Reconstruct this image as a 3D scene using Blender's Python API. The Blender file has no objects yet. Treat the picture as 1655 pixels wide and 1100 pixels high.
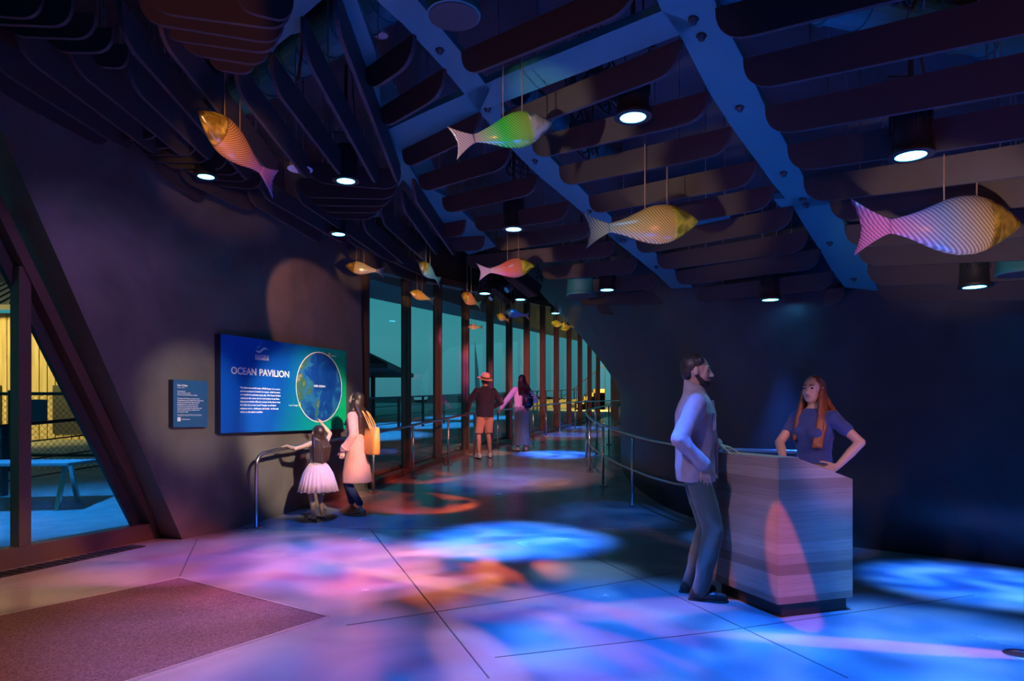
import bpy, bmesh, math, random
from mathutils import Vector, Matrix, noise
random.seed(7)
PI = math.pi
SC = bpy.context.scene
COL = SC.collection
R = math.radians

# ------------------------------------------------------------ camera
cam_d = bpy.data.cameras.new('camera')
cam = bpy.data.objects.new('camera', cam_d)
COL.objects.link(cam)
cam.location = (0, 0, 1.4)
cam.rotation_euler = (PI / 2, 0, 0)
cam_d.sensor_width = 36
cam_d.lens = 24
cam_d.shift_y = 118 / 1655
cam_d.clip_start = 0.05
cam_d.clip_end = 2000
SC.camera = cam

# ------------------------------------------------------------ colour management
SC.view_settings.view_transform = 'Standard'
SC.view_settings.look = 'None'
SC.view_settings.gamma = 1
SC.view_settings.exposure = 0.8
SC.view_settings.use_curve_mapping = False
SC.cycles.use_light_tree = True
SC.cycles.max_bounces = 8

# ------------------------------------------------------------ world: dusk sky over the bay
W = bpy.data.worlds.new('dusk_sky')
SC.world = W
W.use_nodes = True
nt = W.node_tree
nt.nodes.clear()
wo = nt.nodes.new('ShaderNodeOutputWorld')
bg = nt.nodes.new('ShaderNodeBackground')
tc = nt.nodes.new('ShaderNodeTexCoord')
sx = nt.nodes.new('ShaderNodeSeparateXYZ')
rp = nt.nodes.new('ShaderNodeValToRGB')
nt.links.new(tc.outputs['Generated'], sx.inputs[0])
nt.links.new(sx.outputs['Z'], rp.inputs[0])
nt.links.new(rp.outputs[0], bg.inputs[0])
nt.links.new(bg.outputs[0], wo.inputs[0])
e = rp.color_ramp.elements
e[0].position = 0.0; e[0].color = (0.030, 0.120, 0.150, 1)
e[1].position = 0.5; e[1].color = (0.012, 0.10, 0.13, 1)
k = e.new(0.10); k.color = (0.040, 0.185, 0.21, 1)
k = e.new(0.22); k.color = (0.022, 0.165, 0.195, 1)
bg.inputs['Strength'].default_value = 1.0

# ------------------------------------------------------------ projection helpers (points of the room from the survey of the picture)
F = 1655 * 24 / 36
CX, HY, EH = 827.5, 668.0, 1.4
def rise(x, y):
    r = 2.35 - (0.28 * x if x > 0 else 0.08 * x)
    r -= 0.04 * (min(max(y, 2), 11) - 6)
    if y > 11: r += 0.14 * (y - 11)
    return r
def ceil_z(x, y): return EH + rise(x, y)
def floor_z(y):
    if y < 8.3: return 0.0
    if y < 14.5: return 0.08 * (y - 8.3)
    return 0.496 + 0.045 * (y - 14.5)
def on_ceiling(px, py, off=0.0):
    m = (px - CX) / F; kk = (HY - py) / F
    lo, hi = 0.6, 60.0
    for _ in range(50):
        d = (lo + hi) / 2
        if kk * d < rise(m * d, d) + off: lo = d
        else: hi = d
    d = (lo + hi) / 2
    return Vector((m * d, d, EH + kk * d))
def on_floor(px, py):
    m = (px - CX) / F; kk = (HY - py) / F
    lo, hi = 1.0, 60.0
    for _ in range(50):
        d = (lo + hi) / 2
        if EH + kk * d > floor_z(d): lo = d
        else: hi = d
    d = (lo + hi) / 2
    return Vector((m * d, d, floor_z(d)))
def at(px, py, d): return Vector(((px - CX) / F * d, d, EH + (HY - py) / F * d))

# ------------------------------------------------------------ lamps
def spot(loc, aim, energy, color, size, blend=0.5, radius=0.06, gobo=None):
    L = bpy.data.lights.new('spot_light', 'SPOT')
    L.energy = energy; L.color = color; L.spot_size = R(size); L.spot_blend = blend
    L.shadow_soft_size = radius
    o = bpy.data.objects.new('spot_light', L)
    COL.objects.link(o)
    o.location = loc
    o.rotation_euler = (Vector(aim) - Vector(loc)).to_track_quat('-Z', 'Y').to_euler()
    if gobo:
        L.use_nodes = True
        n = L.node_tree; n.nodes.clear()
        out = n.nodes.new('ShaderNodeOutputLight'); em = n.nodes.new('ShaderNodeEmission')
        t = n.nodes.new('ShaderNodeTexCoord'); mp = n.nodes.new('ShaderNodeMapping')
        nz = n.nodes.new('ShaderNodeTexNoise'); cr = n.nodes.new('ShaderNodeValToRGB')
        mp.inputs['Scale'].default_value = gobo['scale']
        mp.inputs['Location'].default_value = gobo.get('loc', (0, 0, 0))
        nz.inputs['Scale'].default_value = 1.0; nz.inputs['Detail'].default_value = gobo.get('detail', 1.0)
        nz.inputs['Distortion'].default_value = gobo.get('dist', 1.0)
        n.links.new(t.outputs['Normal'], mp.inputs[0]); n.links.new(mp.outputs[0], nz.inputs['Vector'])
        n.links.new(nz.outputs['Fac'], cr.inputs[0]); n.links.new(cr.outputs[0], em.inputs['Color'])
        em.inputs['Strength'].default_value = 1.0
        n.links.new(em.outputs[0], out.inputs[0])
        el = cr.color_ramp.elements
        st = gobo['stops']
        el[0].position = st[0][0]; el[0].color = (*st[0][1], 1)
        el[1].position = st[-1][0]; el[1].color = (*st[-1][1], 1)
        for p, c in st[1:-1]:
            q = el.new(p); q.color = (*c, 1)
    return o
def streak(loc, aim, energy, color, size, ratio, roll, blend=.7):
    """a shuttered lamp: an elongated beam"""
    o = spot(loc, aim, energy, color, size, blend, .02)
    o.rotation_euler = (o.rotation_euler.to_matrix() @ Matrix.Rotation(R(roll), 3, 'Z')).to_euler()
    o.scale = (ratio, 1, 1)
    return o
BLUE = (0.012, 0.15, 1.0)
# hanging ceiling fixtures: pixel of lens, strength, beam
FIX = [(1023, 189, 1.0, 50, .10), (1472, 251, 1.0, 52, .10), (830, 370, 3.0, 40, .10), (559, 292, .8, 44, .10),
       (1245, 484, .35, 44, .10), (1575, 463, 1.2, 44, .10), (981, 468, .12, 40, .10), (333, 285, .35, 40, .09),
       (547, 378, .25, 44, .09)]
FIXP = []
for px, py, w, s, r_ in FIX:
    p = on_ceiling(px, py, -0.24)
    FIXP.append((p, w, s, r_))
for (x, y, w, s) in ((.95, 14.9, 1.6, 36), (.15, 12.1, .2, 40), (1.75, 20.5, .5, 40), (-.45, 11.3, .2, 40), (2.6, 23.5, .7, 40)):
    FIXP.append((Vector((x, y, ceil_z(x, y) - .24)), w, s, .1))
for p, w, s, r_ in FIXP:
    spot(p - Vector((0, 0, .03)), p - Vector((0, 0, 3)), 1100 * w, BLUE, s, 0.8, 0.09,
         dict(scale=(5, 5, 5), loc=(p.x * 3, p.y, 0), detail=2, dist=.8,
              stops=[(.36, (.25, .35, .55)), (.5, (1, 1, 1)), (.64, (6, 2.0, 1.2))]))
# fixtures behind the viewer that wash the near floor
GB = dict(scale=(4, 4, 4), loc=(1, 5, 2), detail=2, dist=1.0, stops=[(.36, (.15, .2, .35)), (.5, (1, 1, 1)), (.66, (8, 2.0, 1.2))])
for (x, y, w) in ((.5, 3.2, .75), (-1.2, 2.8, .3), (2.6, 2.6, .6)):
    spot((x, y, 3.4), (x, y, 0), 900 * w, BLUE, 58, 0.8, 0.1, GB)
# blue spots added near the floor, no fixtures, to wash the ceiling's ribs
DB = (0.004, 0.11, 1.0)
for (x, y, z, en) in ((1.7, 2.6, .3, 75), (.0, 3.4, .3, 60), (1.5, 6.6, .3, 45), (-.4, 6.6, .3, 40), (3.2, 4.6, .3, 40), (-2.0, 3.0, .3, 16), (.2, 9.6, .4, 16)):
    spot((x, y, z), (x, y + .4, 4), en, DB, 130, 0.9, .3)
# orange lamps of the show system, low behind the viewer: they catch the blades' faces
spot((2.6, -.8, 1.9), (2.6, 6.6, 2.75), 75, (1.0, .24, .07), 42, .7, .12)
spot((-.8, -.8, 1.9), (.9, 7.5, 3.2), 85, (1.0, .28, .08), 34, .7, .12)
spot((-1.3, 1.4, 1.7), (-1.95, 4.4, 4.0), 90, (1.0, .30, .08), 15, .5, .05)
# gobo projectors: violet and amber patterns on the floor
G1 = dict(scale=(3.2, 8, 3), dist=1.2, detail=0, stops=[(.34, (.0, .0, .01)), (.54, (.6, .14, .08)), (.72, (1, .5, .2))])
G2 = dict(scale=(4, 4, 4), loc=(3, 1, 0), dist=1.4, detail=0, stops=[(.38, (.05, .03, .16)), (.54, (.75, .28, .75)), (.7, (1, .42, .4))])
G3 = dict(scale=(3, 12, 3), dist=.5, detail=0, stops=[(.44, (0, 0, 0)), (.52, (1, .2, .12)), (.62, (1, .75, .35))])
spot((.2, 5.6, 3.4), (-2.1, 6.3, 0), 1100, (1, .46, .62), 46, .7, .05, G2)
spot((1.8, 6.5, 2.7), (-.9, 6.2, 0), 1500, (1, .55, .45), 44, .9, .04, G1)
spot((-.2, 4.2, 3.4), (-2.9, 4.2, 0), 460, (1, .33, .17), 46, .7, .06)
spot((.4, 3.6, 3.4), (-1.6, 4.3, 0), 600, (.36, .24, 1), 34, .7, .06)
spot((-1.6, 4.4, 3.5), (-4.0, 5.75, 0), 260, (1, .52, .30), 26, .5, .05)
spot((1.6, 8.6, 2.7), (-1.4, 9.8, .1), 1500, (1, .34, .10), 22, .5, .04, G1)
spot((-1.2, 8.4, 3.3), (.6, 11.4, .25), 330, (1, .36, .08), 9, .3, .02)
streak((4.3, 3.3, 2.3), (2.3, 4.1, 0), 420, (1, .34, .10), 30, .16, 12)
streak((2.2, 6.3, 2.4), (-1.0, 6.4, 0), 900, (1, .34, .12), 24, .3, 100)
streak((-2.4, 7.6, 3.2), (-.5, 5.6, 0), 700, (1, .40, .22), 34, .16, 20)
streak((.9, 7.8, 2.9), (-1.1, 5.3, 0), 500, (.55, .28, 1), 30, .25, -25)
streak((1.8, 5.6, 2.6), (-.2, 3.9, 0), 450, (1, .38, .22), 30, .2, 75)
streak((-2.2, 6.9, 3.4), (.9, 4.9, 0), 500, (1, .34, .40), 24, .2, 60)
streak((.8, 6.9, 3.0), (-.9, 6.9, 0), 500, (1, .36, .14), 34, .14, 35)
spot((-.3, 7.5, 3.2), (-.38, 7.1, 0), 520, (.22, .52, 1), 26, .9, .08)
spot((.7, 6.3, 3.0), (.62, 6.05, 0), 260, (.22, .48, 1), 22, .9, .08)
spot((.6, 6.6, 3.0), (-2.15, 7.6, 0), 330, (.10, .38, 1), 20, .3, .03)
spot((1.4, 5.0, 3.2), (-.1, 4.2, 0), 330, (1, .35, .35), 44, .6, .04, G1)
spot((-1.6, 12.5, 3.4), (1.0, 19.0, .6), 380, (.9, .42, .7), 30, .6, .05, G2)
spot((1.2, 11.2, 3.0), (-1.3, 14.2, 1.9), 330, (1, .22, .16), 44, .6, .08)
spot((1.0, 14.5, 3.3), (1.2, 21.5, 1.6), 600, (1, .24, .18), 44, .6, .08)
spot((.6, 9.0, 3.1), (.1, 12.6, .3), 330, (1, .42, .5), 50, .8, .1)
spot((.8, 10.2, 3.0), (-1.75, 12.0, .3), 650, (1, .33, .12), 22, .6, .03, G1)
spot((1.2, 13.5, 3.2), (-.7, 15.2, .6), 300, (1, .33, .2), 24, .6, .04)
# display lights on the sign wall and people
spot((.15, 5.0, 3.2), (-2.75, 9.3, 1.15), 1150, (1, .78, .60), 25, .55, .05)
spot((.2, 4.2, 3.0), (-3.6, 7.7, 1.5), 420, (1, .80, .62), 17, .8, .05)
spot((.4, 5.6, 2.9), (-2.15, 9.05, 1.0), 380, (1, .34, .30), 13, .6, .05)
spot((-2.1, 7.9, 3.6), (-2.85, 9.6, 2.7), 45, (1, .40, .24), 50, .3, .04)
spot((-2.6, 5.5, 3.4), (-4.3, 7.0, 2.0), 30, (.6, .25, .8), 80, .9, .2)
# desk and its people
spot((-.9, 3.0, 3.3), (1.55, 5.1, 1.2), 150, (.66, .50, .85), 25, .6, .08)
streak((.9, 2.6, 2.8), (1.93, 4.7, .22), 330, (1, .20, .05), 14, .35, 20, .25)
spot((3.0, 2.6, 2.2), (2.3, 5.3, 1.1), 80, (1, .42, .42), 26, .6, .08)
spot((1.75, 5.3, 2.75), (1.72, 5.0, 1.1), 34, (.06, .6, 1), 34, .6, .06)
# terrace lamps outside
def area(loc, aim, energy, color, sx_, sy_):
    L = bpy.data.lights.new('area_light', 'AREA'); L.shape = 'RECTANGLE'; L.size = sx_; L.size_y = sy_
    L.energy = energy; L.color = color
    o = bpy.data.objects.new('area_light', L); COL.objects.link(o); o.location = loc
    o.rotation_euler = (Vector(aim) - Vector(loc)).to_track_quat('-Z', 'Y').to_euler()
    return o
spot((-13.2, 12.6, 4.2), (-14.6, 17.0, 1.5), 1500, (1, .62, .16), 120, .6, .2)
spot((-5.9, 8.0, 3.0), (-5.9, 8.3, 0), 420, (.02, .3, 1), 90, .7, .1)
for (x, y, w) in ((-5.2, 14.5, .8), (-4.2, 18.5, 1.0), (-3.0, 23.0, 1.0), (-1.6, 28, 1.2)):
    spot((x, y, floor_z(y) + 4), (x, y, 0), 900 * w, (.03, .35, 1), 62, .5, .1)
spot((4.5, 33.5, 5), (5.2, 38, 1), 1700, (1, .66, .15), 110, .6, .2)

# ------------------------------------------------------------ object helpers
def tag(o, label=None, cat=None, group=None, kind=None):
    if label: o['label'] = label
    if cat: o['category'] = cat
    if group: o['group'] = group
    if kind: o['kind'] = kind
    return o
def empty(name, loc=(0, 0, 0), rz=0, label=None, cat=None, group=None):
    o = bpy.data.objects.new(name, None); COL.objects.link(o)
    o.location = loc; o.rotation_euler = (0, 0, rz); o.empty_display_size = .1
    return tag(o, label, cat, group)
def link(name, bm, mat, parent=None, smooth=False):
    me = bpy.data.meshes.new(name)
    bmesh.ops.recalc_face_normals(bm, faces=bm.faces)
    bm.to_mesh(me); bm.free()
    if smooth:
        for p in me.polygons: p.use_smooth = True
    o = bpy.data.objects.new(name, me); COL.objects.link(o)
    if mat: me.materials.append(mat)
    if parent: o.parent = parent
    return o
def sharp(o, ang=35):
    bm = bmesh.new(); bm.from_mesh(o.data)
    for ed in bm.edges:
        if len(ed.link_faces) == 2 and ed.calc_face_angle(0) > R(ang): ed.smooth = False
    bm.to_mesh(o.data); bm.free()
    for p in o.data.polygons: p.use_smooth = True
    return o
def box(bm, lo, hi, mtx=None):
    vs = [bm.verts.new((x, y, z)) for x in (lo[0], hi[0]) for y in (lo[1], hi[1]) for z in (lo[2], hi[2])]
    for f in ((0, 1, 3, 2), (4, 6, 7, 5), (0, 4, 5, 1), (2, 3, 7, 6), (0, 2, 6, 4), (1, 5, 7, 3)):
        bm.faces.new([vs[i] for i in f])
    if mtx: bmesh.ops.transform(bm, matrix=mtx, verts=vs)
    return vs
def bar(bm, a, b, w, h, up=(0, 0, 1)):
    """box of width w and height h from a to b"""
    a = Vector(a); b = Vector(b); t = (b - a).normalized(); u = Vector(up)
    s = t.cross(u).normalized(); u = s.cross(t).normalized()
    vs = []
    for p in (a, b):
        for i, j in ((-1, -1), (1, -1), (1, 1), (-1, 1)):
            vs.append(bm.verts.new(p + s * (i * w / 2) + u * (j * h / 2)))
    bm.faces.new(vs[:4][::-1]); bm.faces.new(vs[4:])
    for i in range(4):
        bm.faces.new((vs[i], vs[(i + 1) % 4], vs[4 + (i + 1) % 4], vs[4 + i]))
    return vs
def tube(bm, pts, r, n=10, caps=True):
    pts = [Vector(p) for p in pts]
    rings = []; prev = None
    for i, p in enumerate(pts):
        if i == 0: t = pts[1] - p
        elif i == len(pts) - 1: t = p - pts[i - 1]
        else: t = (pts[i + 1] - p).normalized() + (p - pts[i - 1]).normalized()
        t.normalize()
        if prev is None:
            ref = Vector((0, 0, 1)) if abs(t.z) < .9 else Vector((1, 0, 0))
            u = t.cross(ref).normalized()
        else:
            u = (prev - t * prev.dot(t)).normalized()
        prev = u; v = t.cross(u)
        rr = r[i] if isinstance(r, (list, tuple)) else r
        rings.append([bm.verts.new(p + (u * math.cos(2 * PI * k / n) + v * math.sin(2 * PI * k / n)) * rr) for k in range(n)])
    for a, b in zip(rings, rings[1:]):
        for k in range(n): bm.faces.new((a[k], a[(k + 1) % n], b[(k + 1) % n], b[k]))
    if caps:
        bm.faces.new(rings[0][::-1]); bm.faces.new(rings[-1])
def lathe(bm, prof, n=24, mtx=None, caps=True):
    rings = []; allv = []
    for r, z in prof:
        if r < 1e-6: rg = [bm.verts.new((0, 0, z))]
        else: rg = [bm.verts.new((r * math.cos(2 * PI * k / n), r * math.sin(2 * PI * k / n), z)) for k in range(n)]
        rings.append(rg); allv += rg
    for a, b in zip(rings, rings[1:]):
        for k in range(n):
            k2 = (k + 1) % n
            if len(a) == 1 and len(b) > 1: bm.faces.new((a[0], b[k], b[k2]))
            elif len(b) == 1 and len(a) > 1: bm.faces.new((a[k], a[k2], b[0]))
            elif len(a) > 1: bm.faces.new((a[k], a[k2], b[k2], b[k]))
    if caps and len(rings[0]) > 1: bm.faces.new(rings[0][::-1])
    if caps and len(rings[-1]) > 1: bm.faces.new(rings[-1])
    if mtx: bmesh.ops.transform(bm, matrix=mtx, verts=allv)
def prism(bm, pts, vec):
    """extrude polygon pts (Vectors) by vec"""
    a = [bm.verts.new(p) for p in pts]; b = [bm.verts.new(Vector(p) + Vector(vec)) for p in pts]
    bm.faces.new(a); bm.faces.new(b[::-1]); n = len(a)
    for i in range(n): bm.faces.new((a[i], b[i], b[(i + 1) % n], a[(i + 1) % n]))
def loft(bm, secs, n=20, caps=True):
    """secs: (centre, u vector, v vector) with half widths in the vectors' lengths, optional exponent"""
    rings = []
    for s in secs:
        c, u, v = Vector(s[0]), Vector(s[1]), Vector(s[2]); ex = s[3] if len(s) > 3 else 1
        rg = []
        for k in range(n):
            a = 2 * PI * k / n; ca, sa = math.cos(a), math.sin(a)
            ca = math.copysign(abs(ca) ** ex, ca); sa = math.copysign(abs(sa) ** ex, sa)
            rg.append(bm.verts.new(c + u * ca + v * sa))
        rings.append(rg)
    for a, b in zip(rings, rings[1:]):
        for k in range(n): bm.faces.new((a[k], a[(k + 1) % n], b[(k + 1) % n], b[k]))
    if caps: bm.faces.new(rings[0][::-1]); bm.faces.new(rings[-1])
    return rings

# ------------------------------------------------------------ materials
def mat(name, col, rough=.6, metal=0, spec=.5, **kw):
    m = bpy.data.materials.new(name); m.use_nodes = True
    b = m.node_tree.nodes['Principled BSDF']
    b.inputs['Base Color'].default_value = (*col, 1); b.inputs['Roughness'].default_value = rough
    b.inputs['Metallic'].default_value = metal; b.inputs['Specular IOR Level'].default_value = spec
    if 'sheen' in kw: b.inputs['Sheen Weight'].default_value = kw['sheen']
    if 'coat' in kw: b.inputs['Coat Weight'].default_value = kw['coat']
    if 'var' in kw:      # soft colour variation (patina, weave, wear)
        n = m.node_tree; t = n.nodes.new('ShaderNodeTexCoord'); z = n.nodes.new('ShaderNodeTexNoise')
        mp = n.nodes.new('ShaderNodeMapping'); mp.inputs['Scale'].default_value = kw.get('vs', (1, 1, 1))
        z.inputs['Scale'].default_value = kw.get('ns', 3); z.inputs['Detail'].default_value = kw.get('nd', 5)
        z.inputs['Distortion'].default_value = kw.get('ndist', .3)
        cr = n.nodes.new('ShaderNodeValToRGB')
        cr.color_ramp.elements[0].position = .3; cr.color_ramp.elements[1].position = .7
        cr.color_ramp.elements[0].color = (*kw['var'], 1); cr.color_ramp.elements[1].color = (*col, 1)
        n.links.new(t.outputs['Object'], mp.inputs[0]); n.links.new(mp.outputs[0], z.inputs['Vector'])
        n.links.new(z.outputs['Fac'], cr.inputs[0]); n.links.new(cr.outputs[0], b.inputs['Base Color'])
        if 'rvar' in kw:
            mr = n.nodes.new('ShaderNodeMapRange'); mr.inputs['To Min'].default_value = kw['rvar'][0]; mr.inputs['To Max'].default_value = kw['rvar'][1]
            n.links.new(z.outputs['Fac'], mr.inputs['Value']); n.links.new(mr.outputs[0], b.inputs['Roughness'])
        if 'bump' in kw:
            z2 = n.nodes.new('ShaderNodeTexNoise'); z2.inputs['Scale'].default_value = kw.get('bs', 40); z2.inputs['Detail'].default_value = 6
            bp = n.nodes.new('ShaderNodeBump'); bp.inputs['Strength'].default_value = kw['bump']; bp.inputs['Distance'].default_value = kw.get('bd', .01)
            n.links.new(t.outputs['Object'], z2.inputs['Vector']); n.links.new(z2.outputs['Fac'], bp.inputs['Height']); n.links.new(bp.outputs[0], b.inputs['Normal'])
    return m
def emit(name, col, st):
    m = bpy.data.materials.new(name); m.use_nodes = True; n = m.node_tree; n.nodes.clear()
    o = n.nodes.new('ShaderNodeOutputMaterial'); e_ = n.nodes.new('ShaderNodeEmission')
    e_.inputs[0].default_value = (*col, 1); e_.inputs[1].default_value = st; n.links.new(e_.outputs[0], o.inputs[0]); return m
M = {}
M['floor'] = mat('polished_concrete', (.30, .29, .28), .3, var=(.20, .195, .19), ns=1.1, nd=9, ndist=.8, rvar=(.14, .34), bump=.06, bs=6)
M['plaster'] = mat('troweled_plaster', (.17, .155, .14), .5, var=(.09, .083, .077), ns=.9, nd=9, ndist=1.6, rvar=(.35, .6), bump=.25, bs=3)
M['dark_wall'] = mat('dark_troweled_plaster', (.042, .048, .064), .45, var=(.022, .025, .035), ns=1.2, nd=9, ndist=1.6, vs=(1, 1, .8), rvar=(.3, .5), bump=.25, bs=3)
M['fin'] = mat('dark_felt_blade', (.050, .040, .042), .62, spec=.3)
M['plate'] = mat('painted_ceiling_rib', (.025, .17, .17), .5)
M['deck'] = mat('dark_deck', (.05, .05, .06), .8, var=(.03, .03, .035), ns=2)
M['black'] = mat('black_metal', (.02, .02, .022), .4)
M['black_rough'] = mat('black_plastic', (.03, .03, .032), .6)
M['steel'] = mat('brushed_steel', (.62, .60, .60), .28, 1)
M['mullion'] = mat('dark_bronze_mullion', (.13, .085, .07), .42, .3)
M['mat'] = mat('ribbed_entrance_carpet', (.19, .135, .14), .95, var=(.06, .042, .045), ns=75, nd=2, bump=.8, bs=150)
M['white'] = mat('white_plastic', (.7, .7, .7), .4)
M['lens'] = emit('lit_blue_lens', (.05, .42, 1.0), 16)
M['joint'] = mat('floor_joint_filler', (.05, .05, .05), .7)
M['joint_pale'] = mat('pale_floor_joint_metal', (.5, .48, .46), .4, .6)
M['wood_slat'] = mat('vertical_wood_siding', (.55, .42, .24), .7, var=(.36, .26, .14), ns=3, vs=(4, 4, .3))
M['roof'] = mat('dark_roof_metal', (.05, .05, .06), .6)
M['terrace'] = mat('terrace_concrete', (.38, .38, .38), .7, var=(.28, .28, .28), ns=4)
M['sea'] = mat('dusk_sea_water', (.02, .05, .07), .25)
M['hill'] = mat('distant_hills', (.02, .035, .05), 1)
def glass_mat():
    m = bpy.data.materials.new('clear_window_glass'); m.use_nodes = True; n = m.node_tree; n.nodes.clear()
    o = n.nodes.new('ShaderNodeOutputMaterial'); g = n.nodes.new('ShaderNodeBsdfGlossy'); t = n.nodes.new('ShaderNodeBsdfTransparent')
    mx = n.nodes.new('ShaderNodeMixShader'); lw = n.nodes.new('ShaderNodeLayerWeight'); lw.inputs[0].default_value = .5
    pw = n.nodes.new('ShaderNodeMath'); pw.operation = 'POWER'; pw.inputs[1].default_value = 5.0
    fr = n.nodes.new('ShaderNodeMath'); fr.operation = 'MULTIPLY_ADD'; fr.inputs[1].default_value = .4; fr.inputs[2].default_value = .04
    n.links.new(lw.outputs['Facing'], pw.inputs[0]); n.links.new(pw.outputs[0], fr.inputs[0])
    t.inputs[0].default_value = (.80, .92, .93, 1); g.inputs['Roughness'].default_value = .01
    n.links.new(fr.outputs[0], mx.inputs[0]); n.links.new(t.outputs[0], mx.inputs[1]); n.links.new(g.outputs[0], mx.inputs[2]); n.links.new(mx.outputs[0], o.inputs[0])
    return m
M['glass'] = glass_mat()
# ============================================================ SETTING
def struct(o): o['kind'] = 'structure'; return o
# floor: one mesh, flat in front, ramping up beyond y 8.3
bm = bmesh.new()
ys = [-5, 0, 3, 5, 7, 8.3, 10, 12, 14.5, 18, 22, 26, 30, 34]
LEFT = {-5: -6.3, 0: -6.3, 3: -6.0, 5: -5.05, 7: -4.32, 8.3: -3.85, 10: -3.0, 12: -2.2}
prev = None
def win_x(y): return -6.015 + .33 * y
def left_edge(y):
    if y in LEFT: return LEFT[y]
    return win_x(y) - .12
for y in ys:
    a = bm.verts.new((left_edge(y), y, floor_z(y))); b = bm.verts.new((9, y, floor_z(y)))
    a2 = bm.verts.new((left_edge(y), y, floor_z(y) - .3)); b2 = bm.verts.new((9, y, floor_z(y) - .3))
    if prev:
        bm.faces.new((prev[0], prev[1], b, a)); bm.faces.new((prev[2], a2, b2, prev[3])); bm.faces.new((prev[0], a, a2, prev[2])); bm.faces.new((prev[1], prev[3], b2, b))
    prev = (a, b, a2, b2)
struct(link('floor', bm, M['floor']))
# floor joints
def joint(n, pts, w, m):
    bm = bmesh.new()
    for p, q in zip(pts, pts[1:]):
        bar(bm, Vector(p) + Vector((0, 0, .0005)), Vector(q) + Vector((0, 0, .0005)), w, .003)
    struct(link('trim_%d' % n, bm, m))
jt = [[(597, 852), (790, 1095)], [(800, 1062), (1177, 1018), (1575, 961)], [(950, 895), (1370, 1095)], [(320, 868), (291, 930)], [(560, 1010), (860, 965), (1090, 925)]]
for i, l in enumerate(jt): joint(i + 1, [on_floor(*p) for p in l], .008, M['joint'])
joint(6, [(-2.6, 8.32, .002), (2.5, 8.32, .002)], .02, M['joint_pale'])

# left wall: slanted plaster wall with a raked end
def wallx(y): return -3.65 + .429 * (y - 7.64)
bm = bmesh.new()
def wl(y, z, off=0.0):   # point on wall face at parameter y, height z; offset along the back normal
    n = Vector((-.919, .394, 0)); return Vector((wallx(y), y, z)) + n * off
zt = 5.0
poly = [wl(7.64, -.1), wl(10.75, -.1), wl(10.62, 4.5), wl(10.4, zt), wl(5.37, zt)]
prism(bm, poly, Vector((-.919, .394, 0)) * .42)
struct(link('wall_left', bm, M['plaster']))
# window band to the left of the raked wall
WD = Vector((.57, 1.57, 0)).normalized(); WN = Vector((WD.y, -WD.x, 0))
def wp(y, z, off=0.0):
    x = -4.04 + .363 * (y - 7.72); return Vector((x, y, z)) + WN * off
wroot = struct(empty('window_1', (0, 0, 0)))
bm = bmesh.new()
bar(bm, wp(3.0, .09), wp(7.78, .09), .16, .18)
link('sill', bm, M['mullion'], wroot)
bm = bmesh.new()
ym = 6.32  # upright near the picture's left edge
bar(bm, wp(ym, .1), wp(ym, 2.75), .12, .11, up=WD)
link('mullion', bm, M['mullion'], wroot)
# raking frame members beside the wall, from the sill up and toward the viewer
bm = bmesh.new()
slope = Vector((wp(5.6, 4.3) - wp(7.72, 0.1)))
bar(bm, wp(7.74, .0, 0), wp(7.74, .0, 0) + slope * 1.05, .16, .10, up=WN.cross(slope).normalized())
link('raking_frame', bm, M['mullion'], wroot)
bm = bmesh.new()
o2 = Vector((0, -.16, 0)) - WD * .02
bar(bm, wp(7.56, .12, -.06), wp(7.56, .12, -.06) + slope * 1.05, .06, .10, up=WN.cross(slope).normalized())
link('inner_frame', bm, M['black_rough'], wroot)
bm = bmesh.new()
prism(bm, [wp(3.0, .15, -.05), wp(7.6, .15, -.05), wp(5.5, 4.3, -.05), wp(3.0, 4.3, -.05)], WN * .012)
link('pane', bm, M['glass'], wroot)
bm = bmesh.new(); bar(bm, wp(4.6, .1), wp(4.6, 4.4), .17, .2, up=WD)
link('mullion', bm, M['mullion'], wroot)
bm = bmesh.new(); prism(bm, [wp(2.5, 3.1, -.25), wp(7.9, 3.1, -.25), wp(7.9, 3.1, -3.2), wp(2.5, 3.1, -3.2)], (0, 0, .2))
struct(link('trim_24', bm, M['black_rough']))
# grille strip in the floor along the sill
bm = bmesh.new(); bar(bm, wp(3.5, .004, .26), wp(7.3, .004, .26), .2, .012)
for k in range(46):
    p = wp(3.55 + k * .08, .012, .26); bar(bm, p - WN * .09, p + WN * .09, .012, .01)
struct(link('trim_7', bm, M['black']))
# closing walls out of view (behind the viewer) so that the hall is dark
bm = bmesh.new(); box(bm, (-7, -5.2, 0), (9, -5, 6)); struct(link('wall_back', bm, M['dark_wall']))
bm = bmesh.new(); box(bm, (-6.5, -5, 0), (-6.3, 3.2, 6)); struct(link('wall_side', bm, M['dark_wall']))

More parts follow.
